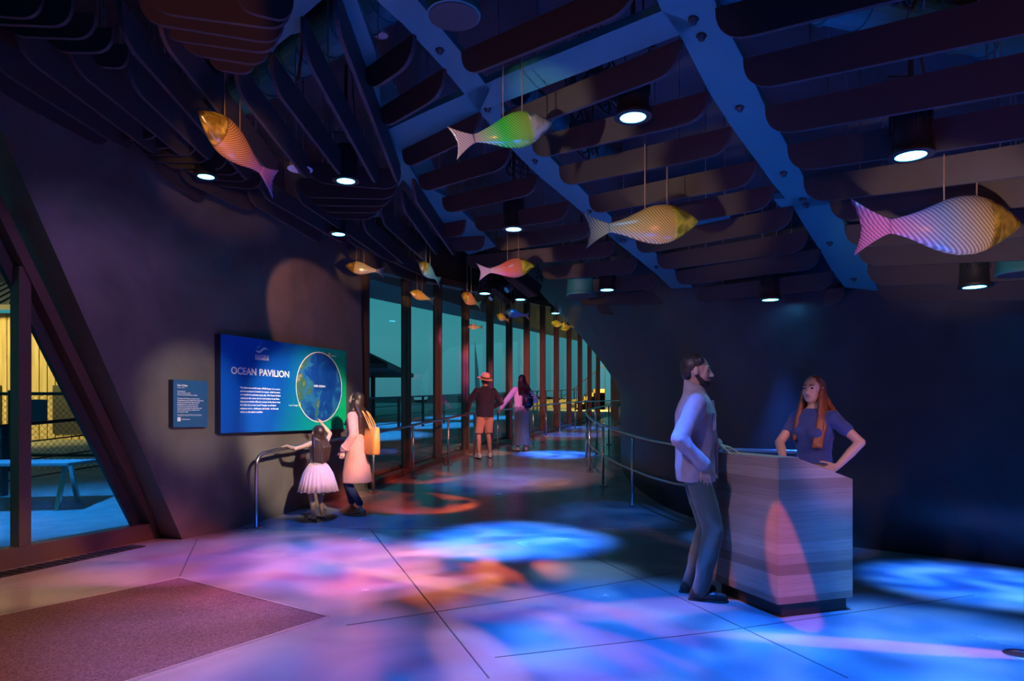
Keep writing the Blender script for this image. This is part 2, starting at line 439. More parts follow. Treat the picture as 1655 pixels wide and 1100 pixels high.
# curtain wall along the ramp
BY = [11.0, 12.4, 13.7, 15.1, 16.6, 18.0, 19.5, 21.1, 22.7, 24.4, 26.1, 27.8, 29.5]
def head_z(y): return EH + 2.52 + .1 * (y - 12.4)
CD = Vector((.33, 1, 0)).normalized(); CN = Vector((CD.y, -CD.x, 0))
for i, y in enumerate(BY):
    r_ = struct(empty('window_%d' % (i + 2), (win_x(y), y, floor_z(y))))
    inv = Matrix.Translation(-Vector((win_x(y), y, floor_z(y))))
    bm = bmesh.new()
    bar(bm, Vector((win_x(y), y, floor_z(y) - .05)), Vector((win_x(y), y, head_z(y) + .1)), .17, .07, up=CD)
    bar(bm, Vector((win_x(y), y, floor_z(y) - .05)) - CN * .0, Vector((win_x(y), y, head_z(y) + .1)), .05, .11, up=CD)
    bmesh.ops.transform(bm, matrix=inv, verts=bm.verts); link('mullion', bm, M['mullion'], r_)
    if i + 1 < len(BY):
        y2 = BY[i + 1]
        a = Vector((win_x(y), y, floor_z(y) + .08)); b = Vector((win_x(y2), y2, floor_z(y2) + .08))
        bm = bmesh.new(); bar(bm, a - Vector((0, 0, .06)), b - Vector((0, 0, .06)), .26, .14)
        bmesh.ops.transform(bm, matrix=inv, verts=bm.verts); link('sill', bm, M['mullion'], r_)
        c = Vector((a.x, y, head_z(y))); d = Vector((b.x, y2, head_z(y2)))
        bm = bmesh.new(); bar(bm, c, d, .22, .14)
        bmesh.ops.transform(bm, matrix=inv, verts=bm.verts); link('head_rail', bm, M['mullion'], r_)
        bm = bmesh.new(); prism(bm, [a - CN * .05, b - CN * .05, d - CN * .05, c - CN * .05], CN * .01)
        bmesh.ops.transform(bm, matrix=inv, verts=bm.verts); link('pane', bm, M['glass'], r_)
# wall above the heads
bm = bmesh.new()
prism(bm, [Vector((win_x(10.3), 10.3, head_z(10.3))), Vector((win_x(33), 33, head_z(33))), Vector((win_x(33), 33, 9)), Vector((win_x(10.3), 10.3, 6))], CN * -.2)
struct(link('wall_upper', bm, M['black_rough']))
# infill between plaster wall end and first mullion, dark frame leaning like the wall end
bm = bmesh.new()
bar(bm, Vector((win_x(10.55), 10.62, .1)), Vector((win_x(10.5) - .02, 10.5, 4.4)), .14, .1, up=CD)
struct(link('trim_8', bm, M['mullion']))
# end wall of the corridor, violet lit
bm = bmesh.new(); box(bm, (4.5, 31, 0), (9, 31.2, 9)); struct(link('wall_end', bm, M['plaster']))

# right wall: curved dark plaster that flares over the corridor like the underside of a tank
BC = [(6.2, 2.5), (5.4, 4.9), (4.65, 6.2), (3.58, 7.18), (2.75, 8.2), (2.2, 9.3), (2.02, 10.7), (2.05, 12.6), (2.4, 14.8), (3.2, 17), (4.6, 19), (6.5, 20.5)]
AM = [0, 0, 0, .0, .12, .35, .75, 1.15, 1.5, 1.7, 1.7, 1.7]
ND = [(-.8, -.6), (-.8, -.6), (-.75, -.65), (-.68, -.73), (-.8, -.6), (-.95, -.3), (-1, 0), (-1, .05), (-.93, .36), (-.75, .66), (-.6, .8), (-.5, .86)]
def catmull(P, n):
    out = []
    for i in range(len(P) - 1):
        p0 = P[max(i - 1, 0)]; p1 = P[i]; p2 = P[i + 1]; p3 = P[min(i + 2, len(P) - 1)]
        for k in range(n):
            t = k / n
            out.append(tuple(.5 * ((2 * b) + (-a + c) * t + (2 * a - 5 * b + 4 * c - d) * t * t + (-a + 3 * b - 3 * c + d) * t ** 3) for a, b, c, d in zip(p0, p1, p2, p3)))
    out.append(P[-1]); return out
CP = catmull([(b[0], b[1], a, n[0], n[1]) for b, a, n in zip(BC, AM, ND)], 8)
def flare(z):
    t = (z - 1.75) / 1.9
    if t <= 0: return 0
    return t ** 1.25 if t < 1 else 1 + (t - 1) * 1.1
bm = bmesh.new(); rows = []
zs = [-.1, .6, 1.2, 1.6, 1.8, 2.0, 2.2, 2.4, 2.6, 2.8, 3.0, 3.2, 3.5, 3.8, 4.1, 4.5, 5.0]
for x, y, a, nx, ny in CP:
    l = math.hypot(nx, ny)
    rows.append([bm.verts.new((x + nx / l * a * flare(z - (y - 13) * .03), y + ny / l * a * flare(z - (y - 13) * .03), z)) for z in zs])
for a, b in zip(rows, rows[1:]):
    for k in range(len(zs) - 1): bm.faces.new((a[k], b[k], b[k + 1], a[k + 1]))
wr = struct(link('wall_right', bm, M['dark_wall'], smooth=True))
so = wr.modifiers.new('thick', 'SOLIDIFY'); so.thickness = .12; so.offset = -1

# ceiling deck above the blades, with services
bm = bmesh.new(); g = []
xs_ = [-8, -5, -3, -1.5, 0, 1.5, 3, 5, 8]; yy_ = [-5, -1, 2, 4, 6, 8, 11, 14, 18, 23, 33]
for y in yy_: g.append([bm.verts.new((x, y, ceil_z(x, y) + .95)) for x in xs_])
for a, b in zip(g, g[1:]):
    for k in range(len(xs_) - 1): bm.faces.new((a[k], a[k + 1], b[k + 1], b[k]))
cg = struct(link('ceiling', bm, M['deck'])); so = cg.modifiers.new('thick', 'SOLIDIFY'); so.thickness = .1; so.offset = 0

# broad painted ribs of the ceiling (flat plates, outline rounded where they meet)
def plate(n, pts, th=.05):
    P = [on_ceiling(*p) for p in pts]
    bm = bmesh.new(); prism(bm, P, (0, 0, th))
    bmesh.ops.triangulate(bm, faces=[f for f in bm.faces if len(f.verts) > 4])
    o = link('trim_%d' % n, bm, M['plate']); return struct(o)
plate(9, [(1040, -60), (1069, 18), (1102, 62), (1145, 147), (1182, 205), (1222, 259), (1250, 298), (1281, 333), (1305, 373), (1324, 402), (1345, 438), (1365, 464), (1420, 470),
          (1405, 432), (1387, 397), (1366, 364), (1342, 321), (1300, 289), (1274, 237), (1238, 175), (1203, 98), (1160, 16), (1135, -60)])
plate(10, [(560, -60), (608, 0), (650, 38), (668, 57), (718, 112), (775, 182), (825, 239), (868, 282), (920, 325), (955, 355), (994, 389), (1029, 417), (1061, 443), (1088, 469), (1150, 486),
           (1122, 466), (1093, 439), (1063, 412), (1031, 384), (990, 352), (953, 318), (905, 270), (861, 224), (815, 175), (748, 88), (675, 0), (640, -60)])
plate(11, [(535, -60), (545, 0), (550, 27), (586, 118), (614, 182), (640, 262), (652, 290), (668, 310), (690, 330), (730, 385), (757, 412), (802, 398), (768, 362), (722, 318), (678, 296), (650, 250), (617, 190), (608, 87), (577, 0), (568, -60)])
# cross plates joining the ribs
plate(12, [(617, 214), (680, 184), (748, 154), (800, 128), (1069, 18), (1125, 38), (1100, 56), (775, 180), (735, 205), (655, 252)])
plate(13, [(1250, 322), (1290, 318), (1365, 318), (1362, 330), (1290, 334), (1262, 336)])
plate(14, [(473, -20), (467, 12), (458, 35), (440, 62), (413, 86), (437, 92), (447, 74), (470, 56), (489, 52), (489, 27), (520, 0), (535, -30)])
plate(15, [(640, 262), (610, 330), (600, 352), (612, 350), (622, 330), (645, 300), (652, 290)])
plate(16, [(990, 380), (1150, 352), (1180, 345), (1180, 356), (1045, 384), (1000, 392)])

# blades
def blade_mesh(P, Q, h, rx=.22, th=.028):
    t = (Q - P); L = t.length; T = t.normalized(); S = Vector((T.y, -T.x, 0)).normalized()
    rx = min(rx, L * .35)
    prof = [(0, 0), (L, 0)]
    for k in range(9):
        a = k / 8 * PI / 2; prof.append((L - rx + rx * math.cos(a) ** .8, -h * math.sin(a) ** .8 if k else -.0))
    for k in range(9):
        a = k / 8 * PI / 2; prof.append((rx - rx * math.sin(a) ** .8 , -h * math.cos(a) ** .8))
    prof2 = []
    for p in prof:
        if not prof2 or (abs(p[0] - prof2[-1][0]) + abs(p[1] - prof2[-1][1])) > 1e-4: prof2.append(p)
    if abs(prof2[0][0] - prof2[-1][0]) + abs(prof2[0][1] - prof2[-1][1]) < 1e-4: prof2.pop()
    bm = bmesh.new()
    prism(bm, [Vector((0, 0, 0)) + T * s + Vector((0, 0, z)) - S * th / 2 for s, z in prof2], S * th)
    return bm
ORD = ['first', 'second', 'third', 'fourth', 'fifth', 'sixth', 'seventh', 'eighth', 'ninth', 'tenth', 'eleventh', 'twelfth', 'thirteenth', 'fourteenth']
NB = 0
def bay(fins, h, where, group, rx=.22, rods=True):
    global NB
    for i, f in enumerate(fins):
        P = on_ceiling(f[0], f[1]); Q = on_ceiling(f[2], f[3])
        o = link('ceiling_baffle', blade_mesh(P, Q, h, rx), M['fin'])
        o.location = P
        tag(o, 'dark round-ended ceiling blade, %s %s' % (ORD[i], where), 'ceiling baffle', group)
        if rods:
            for q in (.25, .75):
                p = P.lerp(Q, q); bm = bmesh.new(); tube(bm, [p - P, p - P + Vector((0, 0, .95))], .004, 6)
                link('hanger_rod', bm, M['steel'], o)
        NB += 1
bay([(1158, 15, 1760, -158), (1203, 97, 1760, -40), (1238, 174, 1760, 64), (1274, 236, 1760, 148), (1300, 289, 1760, 216), (1342, 321, 1760, 275), (1366, 364, 1760, 330), (1387, 397, 1760, 372), (1403, 430, 1760, 408), (1419, 457, 1760, 445)],
    .19, 'from the top right of the widest blue rib', 'blades right of the widest rib')
bay([(748, 84, 1030, -42), (812, 185, 1102, 64), (861, 224, 1145, 148), (905, 270, 1182, 205), (953, 317, 1222, 260), (990, 352, 1250, 299), (1029, 385, 1281, 333), (1063, 412, 1305, 373), (1093, 438, 1325, 402), (1122, 466, 1346, 438), (1146, 487, 1365, 464)],
    .18, 'from the top between the two widest blue ribs', 'blades between the two widest ribs')
bay([(593, 112, 670, 56), (617, 175, 719, 111), (652, 243, 776, 182), (677, 284, 825, 237), (716, 320, 869, 282), (768, 352, 920, 325), (802, 384, 955, 357), (755, 414, 994, 389), (877, 432, 1029, 417), (920, 455, 1061, 443), (935, 474, 1088, 469), (966, 490, 1112, 487)],
    .18, 'from the top on the left side of the middle rib', 'blades left of the middle rib')
bay([(541, -25, 645, 266), (489, 27, 610, 266), (438, 84, 562, 262), (380, 93, 500, 258), (255, 0, 447, 258), (193, 0, 405, 262), (207, 84, 345, 228), (109, 49, 305, 222), (24, 27, 260, 218), (-20, 50, 215, 210), (-20, 92, 175, 205)],
    .23, 'from the right in the long slanting fan', 'long slanting blades of the left fan')
bay([(380, -30, 475, -6), (240, -25, 470, 6), (225, -8, 459, 31), (255, 20, 450, 48), (290, 45, 436, 69), (335, 72, 414, 84)],
    .17, 'from the top of the amber-lit stack', 'amber lit blades at the top', .16)
bay([(-60, -22, 70, -10), (-60, -5, 118, 2), (10, 18, 155, 23), (80, 45, 184, 46), (150, 70, 209, 73)],
    .17, 'from the top in the far left corner stack', 'blades in the top left corner', .16)
bay([(500, 262, 648, 275), (482, 288, 643, 291), (496, 302, 634, 304), (512, 314, 624, 315), (526, 325, 612, 327)],
    .2, 'from the top of the leaf-shaped stack by the hub', 'leaf-shaped stack by the hub', .2)
bay([(668, 288, 736, 393), (650, 306, 708, 392), (616, 331, 690, 402), (586, 343, 656, 408), (478, 292, 622, 396), (420, 285, 560, 372), (560, 366, 700, 432), (560, 392, 690, 445)],
    .2, 'from the hub in the fan running down to the windows', 'blades fanning down to the windows', .2)
bay([(714, 362, 752, 355), (730, 384, 783, 381), (560, 425, 700, 460)],
    .18, 'from the top of the short stubs below the hub', 'short stub blades', .12)
bay([(190, 198, 260, 192), (215, 212, 296, 208), (225, 222, 319, 222), (235, 233, 341, 235), (262, 243, 367, 247), (292, 252, 390, 256), (322, 263, 407, 268), (345, 275, 424, 280)],
    .17, 'from the left in the row along the plaster wall', 'blades along the plaster wall', .16)
bay([(250, 245, 330, 305), (290, 258, 412, 318), (400, 295, 520, 372)],
    .2, 'from the left lying slantwise over the plaster wall', 'slanting blades over the plaster wall', .2)
# ============================================================ OUTSIDE
bm = bmesh.new(); prev = None
for y in [2, 4, 6, 7, 8.3, 10, 12, 14.5, 18, 22, 26, 30, 36, 48]:
    xr = (-4.04 + .363 * (y - 7.72) - .12) if y < 9 else win_x(y) - .14
    if 9 <= y < 11: xr -= .25
    a = bm.verts.new((xr - 24, y, floor_z(y) - .06)); b = bm.verts.new((xr, y, floor_z(y) - .06))
    if prev: bm.faces.new((prev[0], prev[1], b, a))
    prev = (a, b)
tr = struct(link('trim_20', bm, M['terrace'])); so = tr.modifiers.new('thick', 'SOLIDIFY'); so.thickness = .2; so.offset = -1
# eave outside the curtain wall
bm = bmesh.new(); P = []
for y in (9.5, 34):
    P.append((Vector((win_x(y) - .1, y, head_z(y) - .05)), Vector((win_x(y) - 1.9, y, 3.9 + .058 * (y - 14.9)))))
prism(bm, [P[0][0], P[0][1], P[1][1], P[1][0]], (0, 0, .22))
struct(link('trim_21', bm, M['mullion']))
# sea and hills
bm = bmesh.new(); box(bm, (-900, 50, -7), (900, 1400, -6.5)); struct(link('trim_22', bm, M['sea']))
bm = bmesh.new(); prev = None
for k in range(90):
    x = -700 + k * 14; h = 12 + 16 * noise.noise(Vector((k * .09, 2, 0))) + 5 * noise.noise(Vector((k * .35, 7, 0)))
    a = bm.verts.new((x, 900, -7)); b = bm.verts.new((x, 940, max(h, 2) + 10)); c = bm.verts.new((x, 1000, -7))
    if prev: bm.faces.new((prev[0], a, b, prev[1])); bm.faces.new((prev[1], b, c, prev[2]))
    prev = (a, b, c)
struct(link('trim_23', bm, M['hill']))

# timber building beyond the left window
bld = empty('timber_building', (-16, 17, 0), 0, 'timber-clad waterfront building lit yellow, seen through the left window', 'building')
bm = bmesh.new()
box(bm, (-9, 0, -.1), (5.4, 6, 3.9))
for k in range(72):
    x = -9 + k * .2; box(bm, (x, -.025, 0), (x + .03, .0, 3.9))
link('wall', bm, M['wood_slat'], bld)
bm = bmesh.new(); prism(bm, [Vector((-9.5, -.9, 3.85)), Vector((6.2, -.9, 3.85)), Vector((6.2, 4, 6.6)), Vector((-9.5, 4, 6.6))], (0, 0, .12))
for k in range(60):
    x = -9.4 + k * .26; bar(bm, (x, -.9, 3.99), (x, 4, 6.74), .04, .05)
link('roof', bm, M['roof'], bld)
bm = bmesh.new()
for x in (-.6, 2.4, 4.6): box(bm, (x, -.06, .9), (x + .9, -.02, 2.1))
link('window', bm, M['black'], bld)
bm = bmesh.new(); box(bm, (2.2, -.5, 3.1), (2.8, -.05, 3.45)); link('wall_lamp', bm, M['black_rough'], bld)

# chain-link fence
fen = empty('chain_link_fence', (0, 11.7, -.06), 0, 'chain-link fence with round rails in front of the yellow building', 'fence')
bm = bmesh.new()
x0, x1, z0, z1 = -13.5, -6.3, .08, 1.8; s_ = .105
k = 0; u = x0 - (z1 - z0)
while u < x1:
    for sgn in (0, 1):
        a = [u, z0] ; b = [u + (z1 - z0), z1]
        if a[0] < x0: a = [x0, z0 + (x0 - u)]
        if b[0] > x1: b = [x1, z0 + (x1 - u)]
        if b[0] - a[0] > .02:
            za, zb = (a[1], b[1]) if not sgn else (z1 + z0 - a[1], z1 + z0 - b[1])
            tube(bm, [(a[0], .004 * sgn, za), (b[0], .004 * sgn, zb)], .0035, 3, False)
    u += s_
link('wire_mesh', bm, M['black'], fen)
for z in (z1, .75, .12):
    bm = bmesh.new(); tube(bm, [(x0, 0, z), (x1, 0, z)], .028, 8); link('rail', bm, M['black'], fen)
for x in (-13, -10.9, -8.6, -6.4):
    bm = bmesh.new(); tube(bm, [(x, 0, 0), (x, 0, 1.86)], .035, 8); link('post', bm, M['black'], fen)
M['notice'] = mat('blue_notice', (.03, .06, .14), .5)
for x, nm in ((-8.32, 'dark blue notice hung on the chain-link fence right of the bronze upright'), (-9.55, 'dark blue notice hung on the chain-link fence left of the bronze upright')):
    bm = bmesh.new(); box(bm, (-.28, -.012, -.19), (.28, .0, .19)); o = link('fence_notice', bm, M['notice']); o.location = (x + .1, 11.66, 1.45)
    tag(o, nm, 'notice', 'notices on the fence')

# cafe table outside the left window
def trestle(x, y, lab):
    t = empty('outdoor_table', (x, y, -.06), .1, lab, 'table')
    bm = bmesh.new(); box(bm, (-.95, -.38, .80), (.95, .38, .84)); bmesh.ops.bevel(bm, geom=bm.edges[:], offset=.008, segments=2, affect='EDGES'); link('tabletop', bm, M['terrace'], t)
    for sx_ in (-.75, .75):
        for sy_ in (-1, 1):
            bm = bmesh.new(); bar(bm, (sx_, .06 * sy_, .8), (sx_, .34 * sy_, 0), .05, .05); link('leg', bm, M['steel'], t)
trestle(-6.55, 8.85, 'long outdoor table with splayed legs and blue-lit top behind the left window')

# railing outside along the terrace
def rail_pts(ys, off, h): return [Vector((win_x(y) - off, y, floor_z(y) - .06 + h)) for y in ys]
tf = empty('terrace_railing', (0, 0, 0), 0, 'dark outdoor railing along the terrace edge with the bay behind', 'railing')
yr = [8 + 1.6 * k for k in range(24)]
for h in (1.18, .92, .66, .40, .16):
    bm = bmesh.new(); tube(bm, rail_pts(yr, 4.3, h), .028 if h > 1 else .012, 6); link('rail', bm, M['black'], tf)
for y in yr:
    p = Vector((win_x(y) - 4.3, y, floor_z(y) - .06)); bm = bmesh.new(); bar(bm, p, p + Vector((0, 0, 1.18)), .05, .09, up=CD); link('post', bm, M['black'], tf)

# hip-roofed shelter
sh = empty('waterfront_shelter', (-7.6, 25.5, .2), 0, 'dark hip-roofed waterfront shelter left of the curtain wall view', 'shelter')
bm = bmesh.new()
a = [bm.verts.new(v) for v in ((-3.5, -3, 2.85), (3.5, -3, 2.85), (3.5, 3, 2.85), (-3.5, 3, 2.85))]
b = [bm.verts.new(v) for v in ((-3.5, -3, 2.7), (3.5, -3, 2.7), (3.5, 3, 2.7), (-3.5, 3, 2.7))]
r1 = bm.verts.new((-1, 0, 4.1)); r2 = bm.verts.new((1, 0, 4.1))
bm.faces.new((a[0], a[1], r2, r1)); bm.faces.new((a[1], a[2], r2)); bm.faces.new((a[2], a[3], r1, r2)); bm.faces.new((a[3], a[0], r1))
for i in range(4): bm.faces.new((a[i], b[i], b[(i + 1) % 4], a[(i + 1) % 4]))
bm.faces.new(b[::-1]); link('roof', bm, M['roof'], sh)
for x in (-2.4, 2.0):
    for y in (-2, 2):
        bm = bmesh.new(); bar(bm, (x, y, -1.5), (x, y, 2.7), .16, .16, up=(0, 1, 0)); link('post', bm, M['roof'], sh)
# low piers with lit windows across the water
M['amber_lit'] = emit('amber_window_light', (1, .6, .15), 2.2)
for i, (x, y, w, h, lab) in enumerate(((-15, 70, 9, 3.4, 'low dark pier shed with amber windows behind the woman in pink'), (-6.5, 85, 7, 4.2, 'taller dark pier shed with amber windows behind the man in the straw hat'), (-24, 95, 12, 3.6, 'long dark pier shed farthest left across the water'))):
    t = empty('pier_shed', (x, y, -4.6 - .25 * i), 0, lab, 'building', 'pier sheds across the water')
    bm = bmesh.new(); box(bm, (-w / 2, -3, -4), (w / 2, 3, h + 3)); prism(bm, [Vector((-w / 2 - .4, -3.4, h + 3)), Vector((-w / 2 - .4, 3.4, h + 3)), Vector((-w / 2 - .4, 0, h + 4.3))], (w + .8, 0, 0)); link('shed_body', bm, M['roof'], t)
    random.seed(i)
    for k in range(int(w)):
        if random.random() < .7:
            bm = bmesh.new(); xx = -w / 2 + .5 + k; box(bm, (xx, -3.06, h + 1.6), (xx + .35, -3.0, h + 1.9)); link('lit_window', bm, M['amber_lit'], t)
# concrete steps lit yellow beyond the far panes
st = empty('outdoor_steps', (2.3, 36, .9), 0, 'yellow-lit outdoor concrete steps seen through the farthest panes', 'steps')
bm = bmesh.new()
for k in range(9): box(bm, (.25 * k, 0, -.2), (2.6, 2.4, .2 * (k + 1)))
box(bm, (-1.6, 2.4, -.2), (2.6, 2.6, 1.3)); link('stairs', bm, M['wood_slat'], st)
for sg in (0,):
    bm = bmesh.new(); tube(bm, [(-.1, -.05, 1.0), (2.6, -.05, 3.1)], .03, 6)
    for k in range(6): tube(bm, [(.1 + .5 * k, -.05, .2), (.1 + .5 * k, -.05, 1.15 + .39 * k)], .02, 6)
    link('handrail', bm, M['black'], st)
# solid pale sail-like shape standing in for a reflection in the panes
bm = bmesh.new(); prism(bm, [Vector((0, 0, 0)), Vector((.17, 0, .1)), Vector((.12, 0, 1.15)), Vector((.06, 0, 1.75)), Vector((-.03, 0, 2.45)), Vector((-.02, 0, 1.2))], (0, .05, 0))
o = link('sail_reflection', bm, M['white']); o.location = (-1.02, 19.2, 1.55 - .55); tag(o, 'slender pale sail-shaped reflection stand-in outside behind the straw hat', 'reflection')

# ============================================================ INSIDE
# entrance carpet
A = Vector((-2.82, 5.785, 0)); B = Vector((-1.254, 4.68, 0)); v = Vector((-.55, -.83, 0))
bm = bmesh.new(); prism(bm, [A, B, B + v * 5, A + v * 5], (0, 0, .009))
carp = tag(link('entrance_carpet', bm, M['mat']), 'dark brown ribbed entrance carpet set in the floor at front left', 'carpet')
bm = bmesh.new()
for p, q in ((A, B), (B, B + v * 5), (A, A + v * 5)): bar(bm, p + Vector((0, 0, .006)), q + Vector((0, 0, .006)), .018, .012)
link('metal_edge', bm, M['joint_pale'], carp)
# round floor box at the right edge
p = on_floor(1650, 1057); bm = bmesh.new(); lathe(bm, [(.0, .004), (.05, .004), (.052, .008), (.085, .006), (.09, 0)], 24)
o = link('floor_outlet', bm, M['steel']); o.location = p; tag(o, 'round metal floor outlet cover at the right edge of the floor', 'floor outlet')

# --- railings
def smooth_path(P, n=6): return [Vector(p) for p in catmull([tuple(p) for p in P], n)]
def post(parent, p, h, r=.021):
    bm = bmesh.new(); tube(bm, [p, p + Vector((0, 0, h))], r, 12); o = link('post', bm, M['steel'], parent, True)
    bm = bmesh.new(); box(bm, (p.x - .065, p.y - .065, p.z), (p.x + .065, p.y + .065, p.z + .012))
    for a in (-1, 1):
        for b in (-1, 1):
            bmesh.ops.create_cone(bm, cap_ends=True, segments=6, radius1=.01, radius2=.01, depth=.016, matrix=Matrix.Translation(p + Vector((a * .048, b * .048, .016))))
    link('base_plate', bm, M['steel'], o)
lr = empty('wall_railing', (0, 0, 0), 0, 'long brushed steel handrail running along the sign wall and windows', 'railing')
LP = [(-3.12, 8.33), (-2.62, 9.45), (-2.15, 10.6), (-1.72, 11.86), (-1.24, 13.3), (-.80, 14.5), (-.33, 15.9), (.12, 17.3), (.58, 18.7), (1.0, 20.0), (1.5, 21.4), (2.1, 22.7), (2.9, 23.8), (3.9, 24.8)]
top = [Vector((x, y, floor_z(y) + .914)) for x, y in LP]
pts = smooth_path(top, 5)
b0 = Vector((-3.12, 8.33, 0)); d0 = (top[1] - top[0]).normalized()
pts = [b0, b0 + Vector((0, 0, .76))] + [b0 + Vector((0, 0, .764)) + Vector((d0.x, d0.y, 0)) * (.15 - .15 * math.cos(a)) + Vector((0, 0, .15 * math.sin(a))) for a in (.3, .6, .9, 1.2, 1.5)] + pts[2:]
bm = bmesh.new(); tube(bm, pts, .022, 12); link('handrail', bm, M['steel'], lr, True)
for (x, y) in LP[2:]: post(lr, Vector((x, y, floor_z(y))), .9)
bm = bmesh.new(); box(bm, (-3.19, 8.26, 0), (-3.05, 8.40, .012)); link('base_plate', bm, M['steel'], lr)
rr = empty('curved_railing', (0, 0, 0), 0, 'two-bar curved steel railing looping around the dark flared wall', 'railing')
RP = [(3.3, 7.22), (3.05, 7.45), (2.45, 8.0), (1.98, 8.7), (1.70, 9.64), (1.48, 11.1), (1.42, 12.5), (1.55, 14.2), (1.94, 15.66), (2.44, 17.2), (2.95, 18.0)]
for h in (.985, .5):
    bm = bmesh.new(); tube(bm, smooth_path([(x, y, floor_z(y) + h) for x, y in RP], 6), .021 if h > .6 else .016, 12); link('handrail' if h > .6 else 'lower_rail', bm, M['steel'], rr, True)
for i in (2, 4, 5, 6, 7, 8, 9, 10): post(rr, Vector((RP[i][0], RP[i][1], floor_z(RP[i][1]))), .975)

# --- signs on the plaster wall
def text(name, body, size, loc, m, parent, align='LEFT', bold=0.0, ext=.001, width=None, spacing=1.0, line=1.0):
    cu = bpy.data.curves.new(name, 'FONT'); cu.body = body; cu.size = size; cu.align_x = align; cu.extrude = ext; cu.offset = bold
    cu.space_line = line; cu.space_character = spacing
    t = bpy.data.objects.new(name, cu); COL.objects.link(t)
    dg = bpy.context.evaluated_depsgraph_get(); dg.update()
    me = bpy.data.meshes.new_from_object(t.evaluated_get(dg)); bpy.data.objects.remove(t)
    me.materials.clear(); me.materials.append(m); me.name = name
    if width:
        xs = [v_.co.x for v_ in me.vertices]; f = width / (max(xs) - min(xs))
        for v_ in me.vertices: v_.co.x *= f
    o = bpy.data.objects.new(name, me); COL.objects.link(o); o.parent = parent
    o.location = loc; o.rotation_euler = (PI / 2, 0, 0)
    return o
WRZ = math.atan2(.919, .394)
WNF = Vector((.919, -.394, 0))
def wall_pt(y, z, off): return Vector((wallx(y), y, z)) + WNF * off
M['print_white'] = mat('white_print', (.85, .85, .85), .5)
M['board_side'] = mat('sign_board_edge', (.01, .015, .06), .5)
sg = empty('ocean_sign', wall_pt(8.01, 1.17, .05), WRZ, 'large blue to green wall sign with a globe reading OCEAN PAVILION', 'sign')
sm = mat('printed_gradient', (.0, .1, .4), .45); n = sm.node_tree; bs = n.nodes['Principled BSDF']
t = n.nodes.new('ShaderNodeTexCoord'); sp = n.nodes.new('ShaderNodeSeparateXYZ'); ad = n.nodes.new('ShaderNodeMath'); ad.operation = 'MULTIPLY_ADD'; ad.inputs[1].default_value = -.35
cr = n.nodes.new('ShaderNodeValToRGB'); n.links.new(t.outputs['Object'], sp.inputs[0]); n.links.new(sp.outputs['Z'], ad.inputs[0]); n.links.new(sp.outputs['X'], ad.inputs[2])
dv = n.nodes.new('ShaderNodeMath'); dv.operation = 'DIVIDE'; dv.inputs[1].default_value = 2.4; n.links.new(ad.outputs[0], dv.inputs[0]); n.links.new(dv.outputs[0], cr.inputs[0])
el = cr.color_ramp.elements; el[0].position = .0; el[0].color = (.0, .12, .62, 1); el[1].position = .95; el[1].color = (.0, .5, .16, 1)
q = el.new(.33); q.color = (.0, .09, .45, 1); q = el.new(.62); q.color = (.0, .33, .36, 1)
n.links.new(cr.outputs[0], bs.inputs['Base Color'])
bm = bmesh.new(); box(bm, (0, -.045, 0), (2.37, .045, 1.16)); bo = link('board', bm, M['board_side'], sg)
bm = bmesh.new(); box(bm, (.0, -.052, 0), (2.37, -.0455, 1.16)); link('printed_face', bm, sm, sg)
text('title', 'OCEAN', .118, (.15, -.053, .705), M['print_white'], sg, bold=.0025, width=.405)
text('title', 'PAVILION', .118, (.605, -.053, .705), M['print_white'], sg, bold=.0025, width=.535)
para = ("We share one world ocean. All life began in its waters,\nand we continue to breathe its oxygen, drink its water,\nand receive its nutrients every day. The Ocean Pavilion\n"
        "celebrates the ocean and its central place in our lives.\nEven as we inhabit different corners of the Earth, from\nthe Salish Sea to the Coral Triangle, we all share\ncommon waters, challenges, and needs\u2014to live and\nthrive on this planet together.")
text('paragraph', para, .031, (.295, -.053, .535), M['print_white'], sg, bold=.0006, width=.69, line=1.36)
text('logo_text', 'SEATTLE', .042, (.655, -.053, .935), M['print_white'], sg, 'CENTER', spacing=1.3, width=.23)
text('logo_text', 'AQUARIUM', .046, (.655, -.053, .90), M['print_white'], sg, 'CENTER', bold=.001, width=.24)
bm = bmesh.new(); N_ = 24; up_ = []; dn_ = []
for k in range(N_ + 1):
    u = k / N_; x = .54 + .225 * u; zc = 1.025 + .024 * math.sin(2 * PI * (u + .5)) + .012 * (u - .5); w = .024 * math.sin(PI * u) ** .8
    up_.append(Vector((x, -.053, zc + w * .7))); dn_.append(Vector((x, -.053, zc - w * .7)))
for k in range(N_):
    bm.faces.new([bm.verts.new(p_) for p_ in (up_[k], up_[k + 1], dn_[k + 1], dn_[k])])
link('wave_emblem', bm, M['print_white'], sg)
for x, z, r_ in ((.58, 1.057, .011), (.615, 1.075, .008), (.632, 1.105, .006), (.64, 1.13, .004)):
    bm = bmesh.new(); bmesh.ops.create_circle(bm, cap_ends=True, segments=16, radius=r_, matrix=Matrix.Translation((x, -.0535, z)) @ Matrix.Rotation(PI / 2, 4, 'X')); link('bubble', bm, M['print_white'], sg)
gm = mat('printed_globe', (.0, .06, .3), .45); n = gm.node_tree; bs = n.nodes['Principled BSDF']
t = n.nodes.new('ShaderNodeTexCoord'); nz = n.nodes.new('ShaderNodeTexNoise'); nz.inputs['Scale'].default_value = 4; nz.inputs['Detail'].default_value = 8; nz.inputs['Distortion'].default_value = 1.2
ln = n.nodes.new('ShaderNodeVectorMath'); ln.operation = 'LENGTH'; ml = n.nodes.new('ShaderNodeMath'); ml.operation = 'MULTIPLY_ADD'; ml.inputs[1].default_value = .50; 
mpp = n.nodes.new('ShaderNodeMapping'); mpp.inputs['Location'].default_value = (-.24, 0, -.06)
